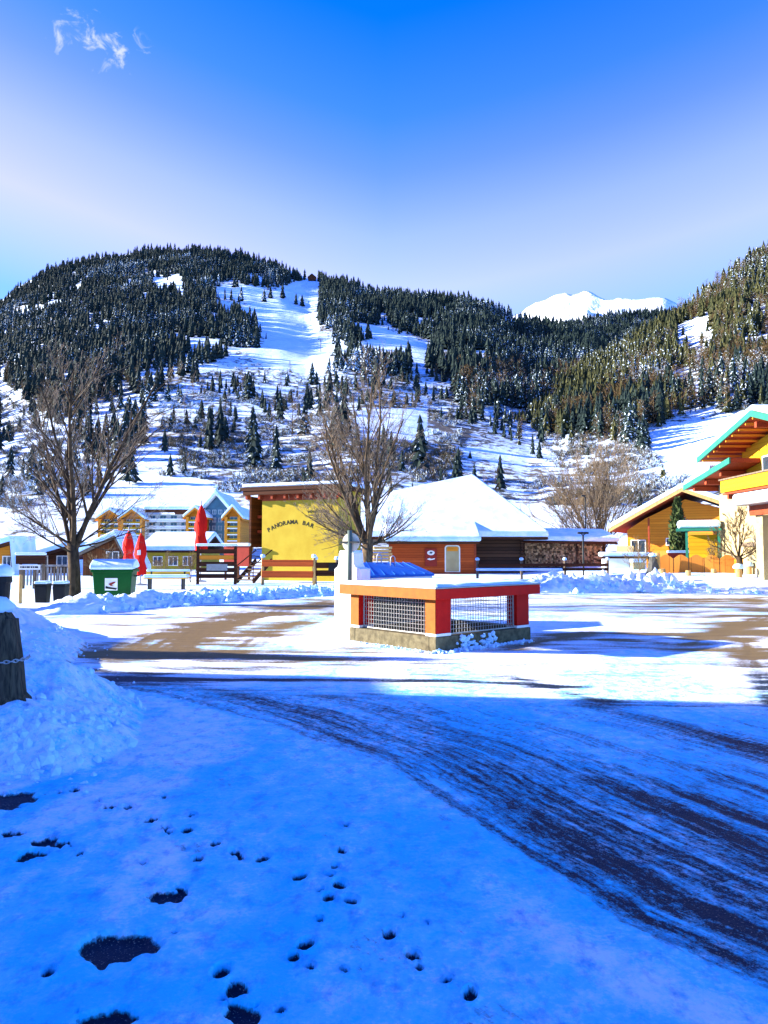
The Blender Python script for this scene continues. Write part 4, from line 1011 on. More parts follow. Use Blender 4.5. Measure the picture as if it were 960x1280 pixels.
# thick old post with a chain, leaning in the bank
def old_post():
    ctr = gnd(0, 872, .42); t = thing('old_post', 'thick cracked dark timber post with a chain stuck in the left snow bank', 'post', (ctr.x, ctr.y, .30), 0)
    b = MB(); n_ = 40; rings = 26; r0 = np.random.default_rng(5)
    cr_ = r0.random(n_) ** 2
    for i in range(rings):
        f = i / (rings - 1); z_ = -.25 + 1.12 * f
        w_ = np.interp(f, [0, .25, .34, .36, .6, .93, 1], [.30, .285, .28, .245, .235, .215, .17]); zz = z_
        for k in range(n_):
            a = 6.2832 * k / n_; rr = w_ * (1 - .16 * cr_[k] + .03 * float(vnoise(np.array([k * 1.0]), np.array([f * 5]), 8)) ) * (1 + .06 * math.cos(2 * a + .4))
            b.v.append((rr * math.cos(a) - .10 * f, rr * math.sin(a) * .8, zz + (.05 * math.cos(a + 2.6) + .03 * cr_[k] if f > .93 else 0)))
    for i in range(rings - 1):
        for k in range(n_): b.f.append((i * n_ + k, i * n_ + (k + 1) % n_, (i + 1) * n_ + (k + 1) % n_, (i + 1) * n_ + k))
    b.f.append(tuple((rings - 1) * n_ + k for k in range(n_))); b.build('trunk', M['oldpost'], t, smooth=True)
    b = MB(); zc_ = .46; rc = .27
    for i in range(26):
        a0 = -3.3 + i * .145; c0 = Vector((rc * math.cos(a0) - .05, rc * math.sin(a0) * .84, zc_ - .02 * math.sin(i * .12))); tn = Vector((-math.sin(a0), math.cos(a0) * .84, 0)).normalized(); nr = Vector((math.cos(a0), math.sin(a0), 0)); up = Vector((0, 0, 1)) if i % 2 else nr
        b.tube([c0 + tn * .026 * math.cos(t_) + up * .013 * math.sin(t_) for t_ in np.linspace(0, 6.2832, 9)], .0048, 5)
    b.build('chain', M['steel'], t, smooth=True)
    b = MB(); b.lathe([(.19, .84), (.20, .89), (.13, .96), (0, .98)], (-.11, 0, 0), 14, .15); b.build('snow_cap', M['roof_snow'], t, smooth=True)
old_post()
# ------------------------------------------------------------------ the log barn, its hut and the woodshed
BN = 52.0
def roof_quad(parent, name, q, th, m): return MB().slab(q, th).build(name, m, parent, bevel=min(.1, th * .3))
x0 = at(597, 690, BN).x; x1 = at(652, 690, BN).x; ze = at(0, 667, BN).z
bn = thing('log_barn', 'dark weathered log barn under a broad snow covered roof', 'barn', (x0, BN, .3))
wl = x1 - x0
b = MB(); b.box(-6.2, wl, 0, 11, -.3, ze - .25); b.build('wall', M['logs'], bn)
b = MB()
for k in range(12): b.tube([(wl + .0, -.25, .1 + k * .235), (wl, .3, .1 + k * .235)], .10, 8)
b.build('log_ends', M['logs'], bn)
rp = at(591, 592, 58); rdg = rp - Vector((x0, BN, .3))
rl_ = at(492, 613, 58) - Vector((x0, BN, .3))
e0 = Vector((-7.0, -.8, ze - .55)); e1 = at(686, 664, BN - .8) - Vector((x0, BN, .3)); bk1 = Vector((e1.x + .3, 12, ze - .3)); bk0 = Vector((-9.8, 12, ze - .3))
e0 = Vector((-9.5, -.8, e1.z + .02))
def hip(th, dz, gr):
    b = MB(); o = Vector((0, 0, dz))
    top = [p_ + o for p_ in (e0 + Vector((-gr, -gr, 0)), e1 + Vector((gr, -gr, 0)), bk1 + Vector((gr, gr, 0)), bk0 + Vector((-gr, gr, 0)), rl_, rdg)]
    bot = [p_ - Vector((0, 0, th)) for p_ in top[:4]]
    b.add(top + bot, [(0, 1, 5, 4), (1, 2, 5), (2, 3, 4, 5), (3, 0, 4), (0, 6, 7, 1), (1, 7, 8, 2), (2, 8, 9, 3), (3, 9, 6, 0), (6, 9, 8, 7)]); return b
hip(.16, -.42, -.04).build('roof', M['brown'], bn)
hip(.40, 0, 0).build('roof_snow', M['roof_snow'], bn, bevel=.12, seg=3)
# hut
HD = 50.0
hx0 = at(488, 690, HD).x; hx1 = at(594, 690, HD).x; hz = at(0, 680, HD).z
ht = thing('wooden_hut', 'red brown boarded hut with a white rounded door in front of the log barn', 'hut', (hx0, HD, .25))
hw = hx1 - hx0
b = MB(); b.box(0, hw, 0, 1.96, -.3, hz - .25); b.build('wall', M['redwood'], ht)
for u in (.0, hw):
    b = MB(); b.box(u - .07, u + .07, -.03, .08, -.3, hz - .25); b.build('corner_board', M['rafter'], ht)
b = MB(); b.prism([(-.55, hz - .26), (1.97, hz + .55), (1.97, hz + .68), (-.55, hz - .12)], -.25, hw + .25, 'x'); b.build('roof', M['brown'], ht)
zt2 = at(0, 671, HD).z - .25
b = MB(); b.prism([(-.62, hz - .115), (3.2, hz + 1.35), (3.2, hz + 1.75), (-.60, zt2 + .03)], -.4, hw + .35, 'x'); b.build('roof_snow', M['roof_snow'], ht, bevel=.13, seg=3)
dx = at(565.5, 690, HD).x - hx0; dz0 = at(0, 715, HD).z - .25; dz1 = at(0, 681.5, HD).z - .25
def rounded(x, w_, z0, z1, r): return [(x - w_, z0), (x + w_, z0)] + [(x + w_ - r + r * math.cos(t), z1 - r + r * math.sin(t)) for t in np.linspace(0, math.pi / 2, 6)] + [(x - w_ + r + r * math.cos(t), z1 - r + r * math.sin(t)) for t in np.linspace(math.pi / 2, math.pi, 6)]
b = MB(); b.prism(rounded(dx, .52, dz0, dz1, .2), -.06, -.003, 'y'); dr = b.build('door', M['door_white'], ht)
b = MB(); b.prism(rounded(dx, .44, dz0 + .04, dz1 - .08, .14), -.07, -.061, 'y'); b.build('panel', M['cream'], dr)
b = MB(); b.prism(rounded(dx, .36, dz1 - .40, dz1 - .12, .08), -.085, -.071, 'y'); b.build('top_light', M['orangewood'], dr)
mx0 = at(531, 690, HD).x - hx0; mx1 = at(546, 690, HD).x - hx0; mz0 = at(0, 708, HD).z - .25; mz1 = at(0, 685.5, HD).z - .25
b = MB(); b.box(mx0, mx1, -.08, -.03, mz0, mz1); me_ = tag(b.build('menu_sign', M['rust'], None, loc=(hx0, HD, .25)), 'small dark red sign with a white oval emblem on the boarded hut', 'sign')
b = MB(); cx_ = (mx0 + mx1) / 2; zc_ = mz1 - .3
b.prism([(cx_ + .25 * math.cos(t), zc_ + .16 * math.sin(t)) for t in np.linspace(0, 6.2832, 21)[:-1]], -.095, -.081, 'y'); b.build('emblem', M['sticker'], me_)
b = MB(); b.prism([(cx_ - .12, zc_ - .02), (cx_ - .02, zc_ + .07), (cx_ + .12, zc_ + .03), (cx_ + .02, zc_ - .06)], -.104, -.096, 'y'); b.build('emblem_mark', M['dark_metal'], me_)
b = MB(); b.prism([(cx_ - .27, zc_ - .42), (cx_ - .1, zc_ - .36), (cx_ + .05, zc_ - .41), (cx_ + .27, zc_ - .35), (cx_ + .25, zc_ - .44), (cx_ - .05, zc_ - .50)], -.095, -.081, 'y'); b.build('lettering', M['sticker'], me_)
# pale stack of boards at the hut's left corner
p = at(479, 700, 48); t = thing('timber_stack', 'pale stacked boards leaning by the left corner of the boarded hut', 'timber', (p.x, p.y, .2), R(8))
for k in range(9):
    b = MB(); b.box(-.75 + .05 * (k % 3), .55 - .06 * (k % 2), -.3, .3, .04 + k * .2, .2 + k * .2); b.build('board', M['stump'], t, bevel=.02)
# woodshed
SD = 53.0
sx0 = at(653, 690, SD).x; sx1 = at(757, 690, SD).x; sz = at(0, 677, SD).z - .3
ws = thing('woodshed', 'open woodshed with a long snow covered lean to roof beside the log barn', 'shed', (sx0, SD, .3))
sw = sx1 - sx0
b = MB(); b.box(0, sw, 1.3, 1.4, -.3, sz); b.build('back_wall', M['logs'], ws)
for u in (.1, sw * .66, sw - .08):
    b = MB(); b.box(u - .08, u + .08, -.02, .14, -.3, sz); b.build('post', M['logs'], ws)
b = MB(); b.slab([(-.5, -.6, sz + .02), (sw + .7, -.6, sz - .08), (sw + .5, 2.2, sz + .62), (-.5, 2.2, sz + .72)], .12); b.build('roof', M['brown'], ws)
b = MB(); b.slab([(-.3, -.7, sz + .42), (sw + .8, -.7, sz + .30), (sw + .5, 2.3, sz + 1.0), (-.5, 2.3, sz + 1.12)], .36); b.build('roof_snow', M['roof_snow'], ws, bevel=.13, seg=3)
rw = random.Random(3)
V_ = MB(); z_ = .35; row = 0
while z_ < sz - .06:
    x = .22 + (row % 2) * .07
    while x < sw - .2:
        r = rw.uniform(.055, .095); n_ = rw.choice((3, 4, 5, 6)); y = rw.uniform(-.05, .12); a0 = rw.random() * 6
        pts = [(x + r * math.cos(a0 + 6.2832 * k / n_), z_ + r * math.sin(a0 + 6.2832 * k / n_)) for k in range(n_)]
        V_.prism(pts, y, 1.2, 'y'); x += r * 1.75
    z_ += .125; row += 1
def firewood_mat():
    m, n, l, p = _base('split_firewood'); p.inputs['Roughness'].default_value = .85; p.inputs['Specular IOR Level'].default_value = .1
    g = n.new('ShaderNodeNewGeometry'); f, _ = noise_node(n, l, 14, 3)
    k = math_node(n, l, 'ADD', math_node(n, l, 'MULTIPLY', g.outputs['Random Per Island'], .8), math_node(n, l, 'MULTIPLY', f, .3))
    l.new(mixc(n, l, mrange(n, l, k, .25, .95), (.62, .42, .22), (.06, .035, .018)), p.inputs['Base Color']); return m
M['firewood'] = firewood_mat()
fw = V_.build('firewood_stack', M['firewood'], None, loc=(sx0, SD, .3)); tag(fw, 'split firewood stacked to the roof of the woodshed', 'firewood', kind='stuff')
# low log rails with snow capped posts
rail_fence('log_fence', 'low brown rail fence with snow capped posts before the log barn and woodshed', (*at(597, 705, 40).xy, .2), (*at(760, 705, 41).xy, .2), 4, (.50, .74), 1.0, M['brown'], M['greywood'], ht=.16)
b = MB(); b.box(-2.3, 2.2, -.22, .22, .0, .14); p = at(650, 708, 39); q_ = b.build('snowy_beam', M['roof_snow'], None, bevel=.05, loc=(p.x, p.y, .66)); tag(q_, 'thick strip of snow lying on a beam below the dark log wall', 'beam')
# lamp post and a thin mast
def lamp(px, yt, D, label, heads):
    p = at(px, 720, D); z1 = at(0, yt, D).z - .2; t = thing('lamp_post', label, 'lamp', (p.x, p.y, .2))
    b = MB(); b.tube([(0, 0, -.3), (0, 0, z1)], .05, 8); b.build('pole', M['dark_metal'], t, smooth=True)
    for s in heads:
        b = MB(); b.beam((0, 0, z1 - .05), (s * .16, -.05, z1 + .04), .04, .04); b.box(s * .16 - .15, s * .16 + .13, -.14, .06, z1 + .02, z1 + .14); b.build('lamp_head', M['dark_metal'], t)
    return t
lamp(729.5, 668, 42, 'short black post with two floodlights before the firewood', (-1, 1))
t = lamp(733, 621, 58, 'tall thin lamp mast rising over the woodshed roof', (-1,))

# ------------------------------------------------------------------ chalets on the right
VZ = .55
# small orange chalet
A = Vector((at(853, 612, 46).x, 46, VZ)); zA = at(0, 614, 46).z - VZ
oc = thing('orange_chalet', 'small orange boarded chalet with a low gable and long snowy roof', 'house', A, R(-30))
xl, zl = -3.9, at(0, 661, 47).z - VZ; xm, zm = -2.5, at(0, 641, 46).z - VZ; xr, zr = 3.2, at(0, 640, 46).z - VZ
prof = [(-3.6, 0), (2.6, 0), (2.6, zr - .35 + .45), (0, zA - .45), (xm, zm - .3), (-3.6, zl - .05)]
b = MB(); b.prism([(u, z_ if z_ else -.4) for u, z_ in prof], 1.0, 10, 'y'); b.build('wall', M['orangewood'], oc)
b = MB(); b.box(-4.3, -3.2, .95, 1.06, -.3, 1.5); b.build('plaster_panel', M['cream'], oc)
def gable_roof(parent, pts, y0, y1, th, snow, mroof, medge):
    up = [(u, z_ + th) for u, z_ in pts]
    MB().prism(pts + up[::-1], y0, y1, 'y').build('roof', mroof, parent)
    MB().prism([(u, z_ - .04) for u, z_ in pts] + [(u, z_ + .02) for u, z_ in up[::-1]], y0 - .06, y0 - .004, 'y').build('barge_board', medge, parent)
    s0 = [(u, z_ + th + .022) for u, z_ in pts]; s1 = [(u * .995, z_ + th + .022 + snow) for u, z_ in pts]
    MB().prism(s0 + s1[::-1], y0 - .05, y1, 'y').build('roof_snow', M['roof_snow'], parent, bevel=.1, seg=3)
gable_roof(oc, [(xl - .6, zl - .15), (xm, zm), (0, zA), (xr, zr)], -.2, 10.5, .16, .32, M['rafter'], M['stump'])
for u, w_, z_, h_ in ((-2.9, .95, .95, .95), (-.75, .9, 1.5, .5), (1.4, .9, 1.0, 1.0)): window(oc, M, u, z_, w_, h_, 1.0)
b = MB(); b.box(-2.2, 2.4, .25, .32, .55, 1.15); b.build('balcony', M['orange_v'], oc)
for u in (-2.1, .0, 2.3):
    b = MB(); b.box(u - .05, u + .05, .2, .3, -.3, zA - 1.6); b.build('balcony_post', M['rafter'], oc)
# tall slim conifer before it, built leaf by leaf below (cypress); teal roofed shelter
p = at(873, 680, 38); cp = thing('carport', 'small open shelter with a thick round snow cushion on a teal edged roof', 'shelter', (p.x, 38, VZ), R(-22))
z_ = at(0, 661, 38).z - VZ
b = MB(); b.box(-1.05, 1.05, -.9, .9, z_ - .12, z_); b.build('roof', M['teal'], cp)
b = MB(); b.box(-1.0, 1.05, -.88, .88, z_ + .003, z_ + .42); b.build('roof_snow', M['roof_snow'], cp, bevel=.19, seg=4)
for u, v in ((-.55, -.75), (.95, -.75), (-.55, .75), (.95, .75)):
    b = MB(); b.box(u - .06, u + .06, v - .06, v + .06, -.3, z_ - .123); b.build('post', M['teal'], cp)
b = MB(); b.box(-.45, .9, .5, .56, .5, z_ - .3); b.build('board_panel', M['goldwood'], cp)
# large golden chalet: its gable wall faces left, along the edge of the picture
XF = 17.0
gc_ = thing('golden_chalet', 'large golden boarded chalet with teal roof edges and a golden balcony', 'house', (XF, 31.0, VZ), R(-90))
# local: +x towards the camera (world -y), outside of the wall = local -y (world -x)
def lz(py, D): return at(0, py, D).z - VZ
apx, apz = 0.1, lz(514, 30.9)
farx, farz = -5.3, lz(573, 36.3); nearx, nearz = 6.5, apz - 2.0
yv = -1.5
prof = [(-3.9, -.5), (5.2, -.5), (5.2, nearz - .1), (apx, apz - .42), (-3.9, farz + .15)]
b = MB(); b.prism(prof, 0, 12, 'y'); b.build('wall', M['goldwood'], gc_)
gable_roof(gc_, [(farx, farz - .18), (apx, apz - .18), (nearx, nearz - .18)], yv, 13, .2, .25, M['rafter'], M['teal'])
for k, (x, z_) in enumerate(((-3.6, farz + .25), (-1.8, farz + .82), (apx, apz - .55), (1.9, apz - 1.2), (4.2, apz - 1.9))):
    b = MB(); b.beam((x, yv + .15, z_ - .02), (x, .5, z_ - .02), .18, .24); b.build('purlin', M['rafter'], gc_)
for k in range(9):
    x = -4.9 + k * .62; z_ = farz + (apz - farz) * (x - farx) / (apx - farx) - .27; b = MB(); b.beam((x, yv + .05, z_), (x, 0.3, z_ + .0), .07, .10); b.build('rafter', M['orangewood'], gc_)
# lower roof further back, tucked under the big one
lx0, lx1 = -7.4, -2.2; lz0, lz1 = lz(608, 38.4), lz(573, 33.2)
b = MB(); b.prism([(lx0, lz0 - .18), (lx1, lz1 - .18), (lx1, lz1 + .02), (lx0, lz0 + .02)], -1.35, 9, 'y'); b.build('lower_roof', M['rafter'], gc_)
b = MB(); b.prism([(lx0, lz0 - .22), (lx1, lz1 - .22), (lx1, lz1 + .05), (lx0, lz0 + .05)], -1.42, -1.353, 'y'); b.build('barge_board', M['teal'], gc_)
b = MB(); b.prism([(lx0, lz0 + .053), (-4.4, lz0 + .053 + 3 * (lz1 - lz0) / 5.2), (-4.4, lz0 + .33 + 3 * (lz1 - lz0) / 5.2), (lx0 + .02, lz0 + .30)], -1.4, 9, 'y'); b.build('roof_snow', M['roof_snow'], gc_, bevel=.08)
b = MB(); b.prism([(-6.4, -.5), (-3.92, -.5), (-3.92, lz1 - .6), (-6.4, lz0 - .05)], .0, 8, 'y'); b.build('annex_wall', M['cream'], gc_)
for k, x in enumerate((-6.6, -5.2, -3.6)):
    z_ = lz0 + (lz1 - lz0) * (x - lx0) / 5.2 - .32; b = MB(); b.beam((x, -1.2, z_), (x, .4, z_), .2, .24); b.build('purlin', M['rafter'], gc_)
# balcony
bz1, bz0 = lz(586, 30.0), lz(606, 30.0)
b = MB(); b.box(-3.7, 5.4, -1.15, -1.08, bz0 + .05, bz1 - .05); bp = b.build('balcony', M['goldwood'], gc_)
b = MB(); b.box(-3.75, 5.5, -1.22, -1.02, bz1 - .048, bz1 + .02); b.build('handrail', M['greywood'], bp)
b = MB(); b.box(-3.7, 5.4, -1.07, -.003, bz0 - .06, bz0 + .02); b.build('floor', M['rafter'], bp)
b = MB(); b.box(-3.74, -3.66, -1.07, -.003, bz0 + .05, bz1 - .05); b.build('side_panel', M['goldwood'], bp)
for x in (-3.2, -1.4, .5, 2.6):
    b = MB(); b.beam((x, -1.05, bz0 - .18), (x, -.003, bz0 - .18), .14, .2); b.build('bracket', M['rafter'], gc_)
for x, z_, w_, h_ in ((-1.35, bz1 + .05, 1.25, .85), (1.9, bz1 - .4, 1.1, 1.2), (-1.0, .9, 1.1, 1.0)): window(gc_, M, x, z_, w_, h_, 0)
b = MB(); b.box(-3.85, 5.15, -.05, -.003, -.5, bz0 - .3); b.build('plaster_base', M['cream'], gc_)
window(gc_, M, -3.0, bz0 - 1.05, .5, .65, -.05)
b = MB(); b.box(-3.9, 5.2, -.16, -.054, 1.35, 1.55); b.build('cornice', M['greywood'], gc_)
# entrance canopy on a cream pillar
p = at(922, 620, 32); cz0, cz1 = at(0, 631, 32).z - VZ, at(0, 607, 32).z - VZ
en = thing('entrance_canopy', 'snow laden entrance canopy on a cream pillar at the right edge', 'canopy', (p.x, 32, VZ))
b = MB(); b.box(0, 1.6, -4, .6, cz0 - .02, cz0 + .14); b.build('roof', M['grey_metal'], en)
b = MB(); b.box(.01, 1.6, -3.98, .58, cz0 + .143, cz0 + .50); b.build('roof_snow', M['roof_snow'], en, bevel=.14, seg=3)
b = MB(); b.box(.72, .95, -4, .5, cz0 - .45, cz0 - .023); b.build('beam', M['rafter'], en)
b = MB(); b.box(.95, 1.5, -.2, .4, -.6, cz0 - .45); b.build('pillar', M['cream'], en)
# orange fence with a wavy top
def wavy_fence():
    a = Vector((*at(823, 700, 36.5).xy, VZ)); c_ = Vector((*at(919, 700, 35.5).xy, VZ)); d = c_ - a; ln_ = d.length
    t = thing('wavy_fence', 'orange board fence with a wavy top in front of the chalets', 'fence', a, math.atan2(d.y, d.x))
    n_ = 5; zt_ = at(0, 695, 36).z - VZ
    for i in range(n_):
        u0, u1 = ln_ * i / n_ + .02, ln_ * (i + 1) / n_ - .02
        top = [(u, zt_ - .12 + .19 * math.sin(math.pi * (u - u0) / (u1 - u0)) ** 1.2) for u in np.linspace(u1, u0, 12)]
        b = MB(); b.prism([(u0, -.2), (u1, -.2)] + top, -.03, .03, 'y'); b.build('fence_panel', M['orange_v'], t)
        b = MB(); b.box(u0 - .06, u0 + .03, .031, .13, -.4, zt_ - .1); b.build('post', M['greywood'], t)
wavy_fence()
a = at(919, 700, 35.3); b_ = at(952, 700, 34.6)
pf = thing('picket_fence', 'rough brown picket fence continuing right of the orange wavy fence', 'fence', (a.x, a.y, VZ), math.atan2(b_.y - a.y, b_.x - a.x)); ln_ = (b_ - a).xy.length
for i in range(11):
    b = MB(); u = ln_ * i / 10; hh_ = .72 + .16 * math.sin(i * 2.1); b.prism([(u - .05, -.2), (u + .05, -.2), (u + .045, hh_), (u, hh_ + .06), (u - .045, hh_)], -.02, .02, 'y'); b.build('picket', M['brown_v'] if i % 3 else M['orangewood'], pf)
b = MB(); b.box(0, ln_, .021, .07, .3, .4); b.build('rail', M['brown'], pf)
# rust red panels and the cream wall behind the fence
p = at(858, 690, 40); b = MB(); b.box(-1.0, 3.6, 0, .1, -.4, .95); rp_ = b.build('board_screen', M['rust'], None, loc=(p.x, p.y, VZ + .1)); tag(rp_, 'dark red board screen behind the orange wavy fence', 'screen')
b = MB(); b.box(-1.02, 3.62, -.06, .16, .953, 1.08); b.build('snow_cap', M['roof_snow'], rp_, bevel=.05)
# sawn logs standing as bollards
def stump(px, pyb, pyt, D, label, cap, tilt=0.0, r=.12):
    p = at(px, 700, D); z0 = at(0, pyb, D).z; z1 = at(0, pyt, D).z
    t = thing('log_bollard', label, 'bollard', (p.x, D, z0), 0, 'sawn logs along the right verge'); t.rotation_euler.y = tilt
    h_ = z1 - z0
    b = MB(); b.lathe([(r * 1.1, -.3), (r, h_ * .8), (r * .92, h_)], (0, 0, 0), 12, .08); b.build('log', M['stump'], t, smooth=False)
    if cap:
        b = MB(); b.lathe([(r * .9, h_ + .002), (r * 1.75, h_ + .02), (r * 1.8, h_ + .10), (r * 1.3, h_ + .20), (0, h_ + .23)], (0, 0, 0), 14, .12); b.build('snow_cap', M['roof_snow'], t, smooth=True)
stump(829, 728, 711, 32.5, 'leaning sawn log at the left end of the row along the right verge', False, -.12, .15)
stump(860, 723, 713, 33.5, 'short sawn log, second from the left along the right verge', False)
stump(892, 719, 711, 34.5, 'smallest sawn log peeping from snow before the wavy fence', False)
stump(923, 722, 711, 32.5, 'sawn log with the largest snow cap along the right verge', True, 0, .13)
stump(936, 717, 708, 34, 'sawn log with a snow cap, farther right and behind its neighbour', True, 0, .11)
p = at(816, 702, 36); b = MB(); b.lathe([(.28, -.4), (.33, .2), (.26, .6), (.20, .95), (.12, 1.1)], (0, 0, 0), 9, .25); rk = b.build('rock', M['dark_inside'], None, loc=(p.x, p.y, .35)); tag(rk, 'dark upright boulder at the left end of the orange fence', 'rock')
b = MB(); b.lathe([(.13, 1.08), (.2, 1.12), (.12, 1.24), (0, 1.26)], (0, 0, 0), 9, .2); b.build('snow_cap', M['roof_snow'], rk, smooth=True)
p = at(822, 700, 36.2); b = MB(); b.lathe([(.14, -.3), (.12, .95), (.10, 1.05)], (0, 0, 0), 9, .15); o = b.build('wooden_post', M['stump'], None, loc=(p.x, p.y, VZ)); tag(o, 'golden timber post between the dark boulder and the wavy fence', 'post')
# small things between the woodshed and the chalets
p = at(797, 705, 43); t = thing('utility_box', 'small cream box with a snow cap right of the woodshed', 'box', (p.x, p.y, .3))
b = MB(); b.box(-.35, .35, -.25, .25, -.3, .75); b.build('body', M['cream'], t, bevel=.02)
b = MB(); b.box(-.4, .4, -.3, .3, .753, .95); b.build('snow_cap', M['roof_snow'], t, bevel=.07, seg=3)
p = at(768, 700, 46); t = thing('garden_shed', 'low white walled shed under snow between the woodshed and the orange chalet', 'shed', (p.x, p.y, .3), R(-10))
b = MB(); b.box(-.6, 1.9, 0, 1.5, -.3, .95); b.build('wall', M['white_paint'], t)
b = MB(); b.box(.9, 1.5, -.04, -.003, -.2, .7); b.build('door', M['greywood'], t)
b = MB(); b.box(-.8, 2.1, -.3, 1.8, .953, 1.06); b.build('roof', M['brown'], t)
b = MB(); b.box(-.78, 2.08, -.28, 1.78, 1.063, 1.35); b.build('roof_snow', M['roof_snow'], t, bevel=.1, seg=3)

# ------------------------------------------------------------------ houses at the left and the hotels behind
def simple_house(name, label, cat, px0, px1, D, ybase, yeave, yapex, apx, mw, over=.5, depth=8, rz=0.0, snow=.35, edge=None, wins=(), base_z=0.2):
    xa, xb = at(px0, 690, D).x, at(px1, 690, D).x; xc = (xa + xb) / 2; hwid = (xb - xa) / 2
    t = thing(name, label, cat, (xc, D, base_z), rz); ze_ = at(0, yeave, D).z - base_z; za_ = at(0, yapex, D).z - base_z; xap = at(apx, 690, D).x - xc
    sl = (za_ - ze_) / max(hwid, .1)
    b = MB(); b.prism([(-hwid, -.6), (hwid, -.6), (hwid, ze_), (xap, za_), (-hwid, ze_)], 0, depth, 'y'); b.build('wall', mw, t)
    zl_ = ze_ - over * (za_ - ze_) / (hwid + xap); zr_ = ze_ - over * (za_ - ze_) / (hwid - xap)
    gable_roof(t, [(-hwid - over, zl_ + .01), (xap, za_ + .01), (hwid + over, zr_ + .01)], -over, depth + over, .14, snow, M['brown'], edge or M['brown'])
    for x, z_, w_, h_ in wins: window(t, M, x, z_, w_, h_, 0)
    return t
h1 = simple_house('brown_chalet', 'brown boarded chalet with a low snowy gable behind the bare tree', 'house', 104, 158, 46, 716, 694, 673, 147, M['brown_v'], .6, depth=2.5, wins=((.5, .6, .8, .9),), edge=M['greywood'])
simple_house('low_cottage', 'low brown cottage with a wide snowy roof left of the bare tree', 'house', 36, 92, 52, 718, 701, 686, 88, M['brown'], .6, wins=((-.6, .5, .8, .7), (.8, .5, .8, .7)))
simple_house('orange_cottage', 'orange brown cottage cut by the left edge of the photo', 'house', -40, 20, 48, 718, 697, 680, 18, M['orangewood'], .6, depth=2.2, wins=((1.0, .4, .6, .8),))
# low yellow house with its roof slope towards the square
D = 62; xa, xb = at(184, 690, D).x, at(248, 690, D).x; yh = thing('yellow_house', 'low yellow house under a deep snow roof behind the terrace', 'house', (xa, D, .2)); w_ = xb - xa
za_, zb_ = at(0, 690, D).z - .2, at(0, 667, D + 4).z - .2
b = MB(); b.box(0, w_, 0, 8, -.5, za_); b.build('wall', M['yellow'], yh)
b = MB(); b.prism([(-.7, za_ - .05), (4, zb_ - .35), (8.7, za_ - .05), (8.7, za_ + .1), (4, zb_ - .2), (-.7, za_ + .1)], -.5, w_ + .5, 'x'); b.build('roof', M['brown'], yh)
b = MB(); b.prism([(-.7, za_ + .103), (4, zb_ - .197), (8.7, za_ + .103), (8.7, za_ + .5), (4, zb_ + .2), (-.7, za_ + .5)], -.55, w_ + .55, 'x'); b.build('roof_snow', M['roof_snow'], yh, bevel=.12, seg=3)
for x in (.9, 2.2, 3.4): window(yh, M, x, .3, .8, .8, 0)
# hotels
def hotel(name, label, px0, px1, D, ybase, yeave, yapex, mw, floors, bays, mbal, over=.8, mg=None, rz=0, roofm=None, depth=14, balc=True):
    xa, xb = at(px0, 690, D).x, at(px1, 690, D).x; xc = (xa + xb) / 2; hw_ = (xb - xa) / 2; bz = 2.0
    t = thing(name, label, 'hotel', (xc, D, bz), rz); ze_ = at(0, yeave, D).z - bz; za_ = at(0, yapex, D).z - bz; zb_ = at(0, ybase, D).z - bz
    b = MB(); b.prism([(-hw_, -3), (hw_, -3), (hw_, ze_), (0, za_), (-hw_, ze_)] if za_ > ze_ + .3 else [(-hw_, -3), (hw_, -3), (hw_, ze_), (-hw_, ze_)], 0, depth, 'y'); b.build('wall', mw, t)
    if za_ > ze_ + .3:
        zo = ze_ - over * (za_ - ze_) / hw_
        gable_roof(t, [(-hw_ - over, zo + .02), (0, za_ + .02), (hw_ + over, zo + .02)], -1.6, depth, .3, .5, roofm or M['orangewood'], roofm or M['orangewood'])
    fh = (ze_ - zb_) / floors
    for f in range(floors):
        z_ = zb_ + f * fh
        if balc:
            b = MB(); b.box(-hw_ + .1, hw_ - .1, -1.3, -1.2, z_ + .05, z_ + fh * .36); bb = b.build('balcony', mbal, t)
            b = MB(); b.box(-hw_ + .05, hw_ - .05, -1.45, -.003, z_ - .12, z_ + .047); b.build('floor', M['white_paint'], bb)
        for k in range(bays):
            x = -hw_ + (k + .5) * 2 * hw_ / bays; window(t, M, x, z_ + fh * .32, 2 * hw_ / bays * .62, fh * .55, 0, mg or M['door_white'], M['blue_glass'])
    if balc:
        for s in (-1, 1):
            b = MB(); b.box(s * hw_ - .25, s * hw_ + .25, -1.48, -.003, -3, ze_ - .2); b.build('side_wall', mw, t)
    return t
hotel('balcony_house', 'orange gabled hotel wing with stacked balconies, left of the twin wings', 127, 152, 140, 676, 648, 640, M['orangewood'], 4, 2, M['goldwood'])
hotel('balcony_house', 'orange gabled hotel wing with stacked balconies, nearer the red parasols', 155, 179, 139, 676, 648, 639, M['orangewood'], 4, 2, M['goldwood'])
ht2 = hotel('white_hotel', 'white hotel front with blue windows below a huge snowy roof', 183, 237, 141, 678, 643, 643, M['white_paint'], 4, 4, M['white_paint'])
xa, xb = at(180, 690, 139).x - at(210, 690, 141).x, at(252, 690, 139).x - at(210, 690, 141).x
z0, z1 = at(0, 641, 140).z - 2, at(0, 612, 150).z - 2
b = MB(); b.prism([(-2, z0), (9.5, z1 - .8), (20, z0), (20, z0 + .5), (9.5, z1 - .3), (-2, z0 + .5)], xa, xb, 'x'); b.build('roof', M['brown'], ht2)
b = MB(); b.prism([(-2.2, z0 + .503), (9.5, z1 - .297), (20, z0 + .503), (20, z0 + 1.1), (9.5, z1 + .4), (-2.2, z0 + 1.1)], xa - .3, xb + .3, 'x'); b.build('roof_snow', M['roof_snow'], ht2, bevel=.3, seg=3)
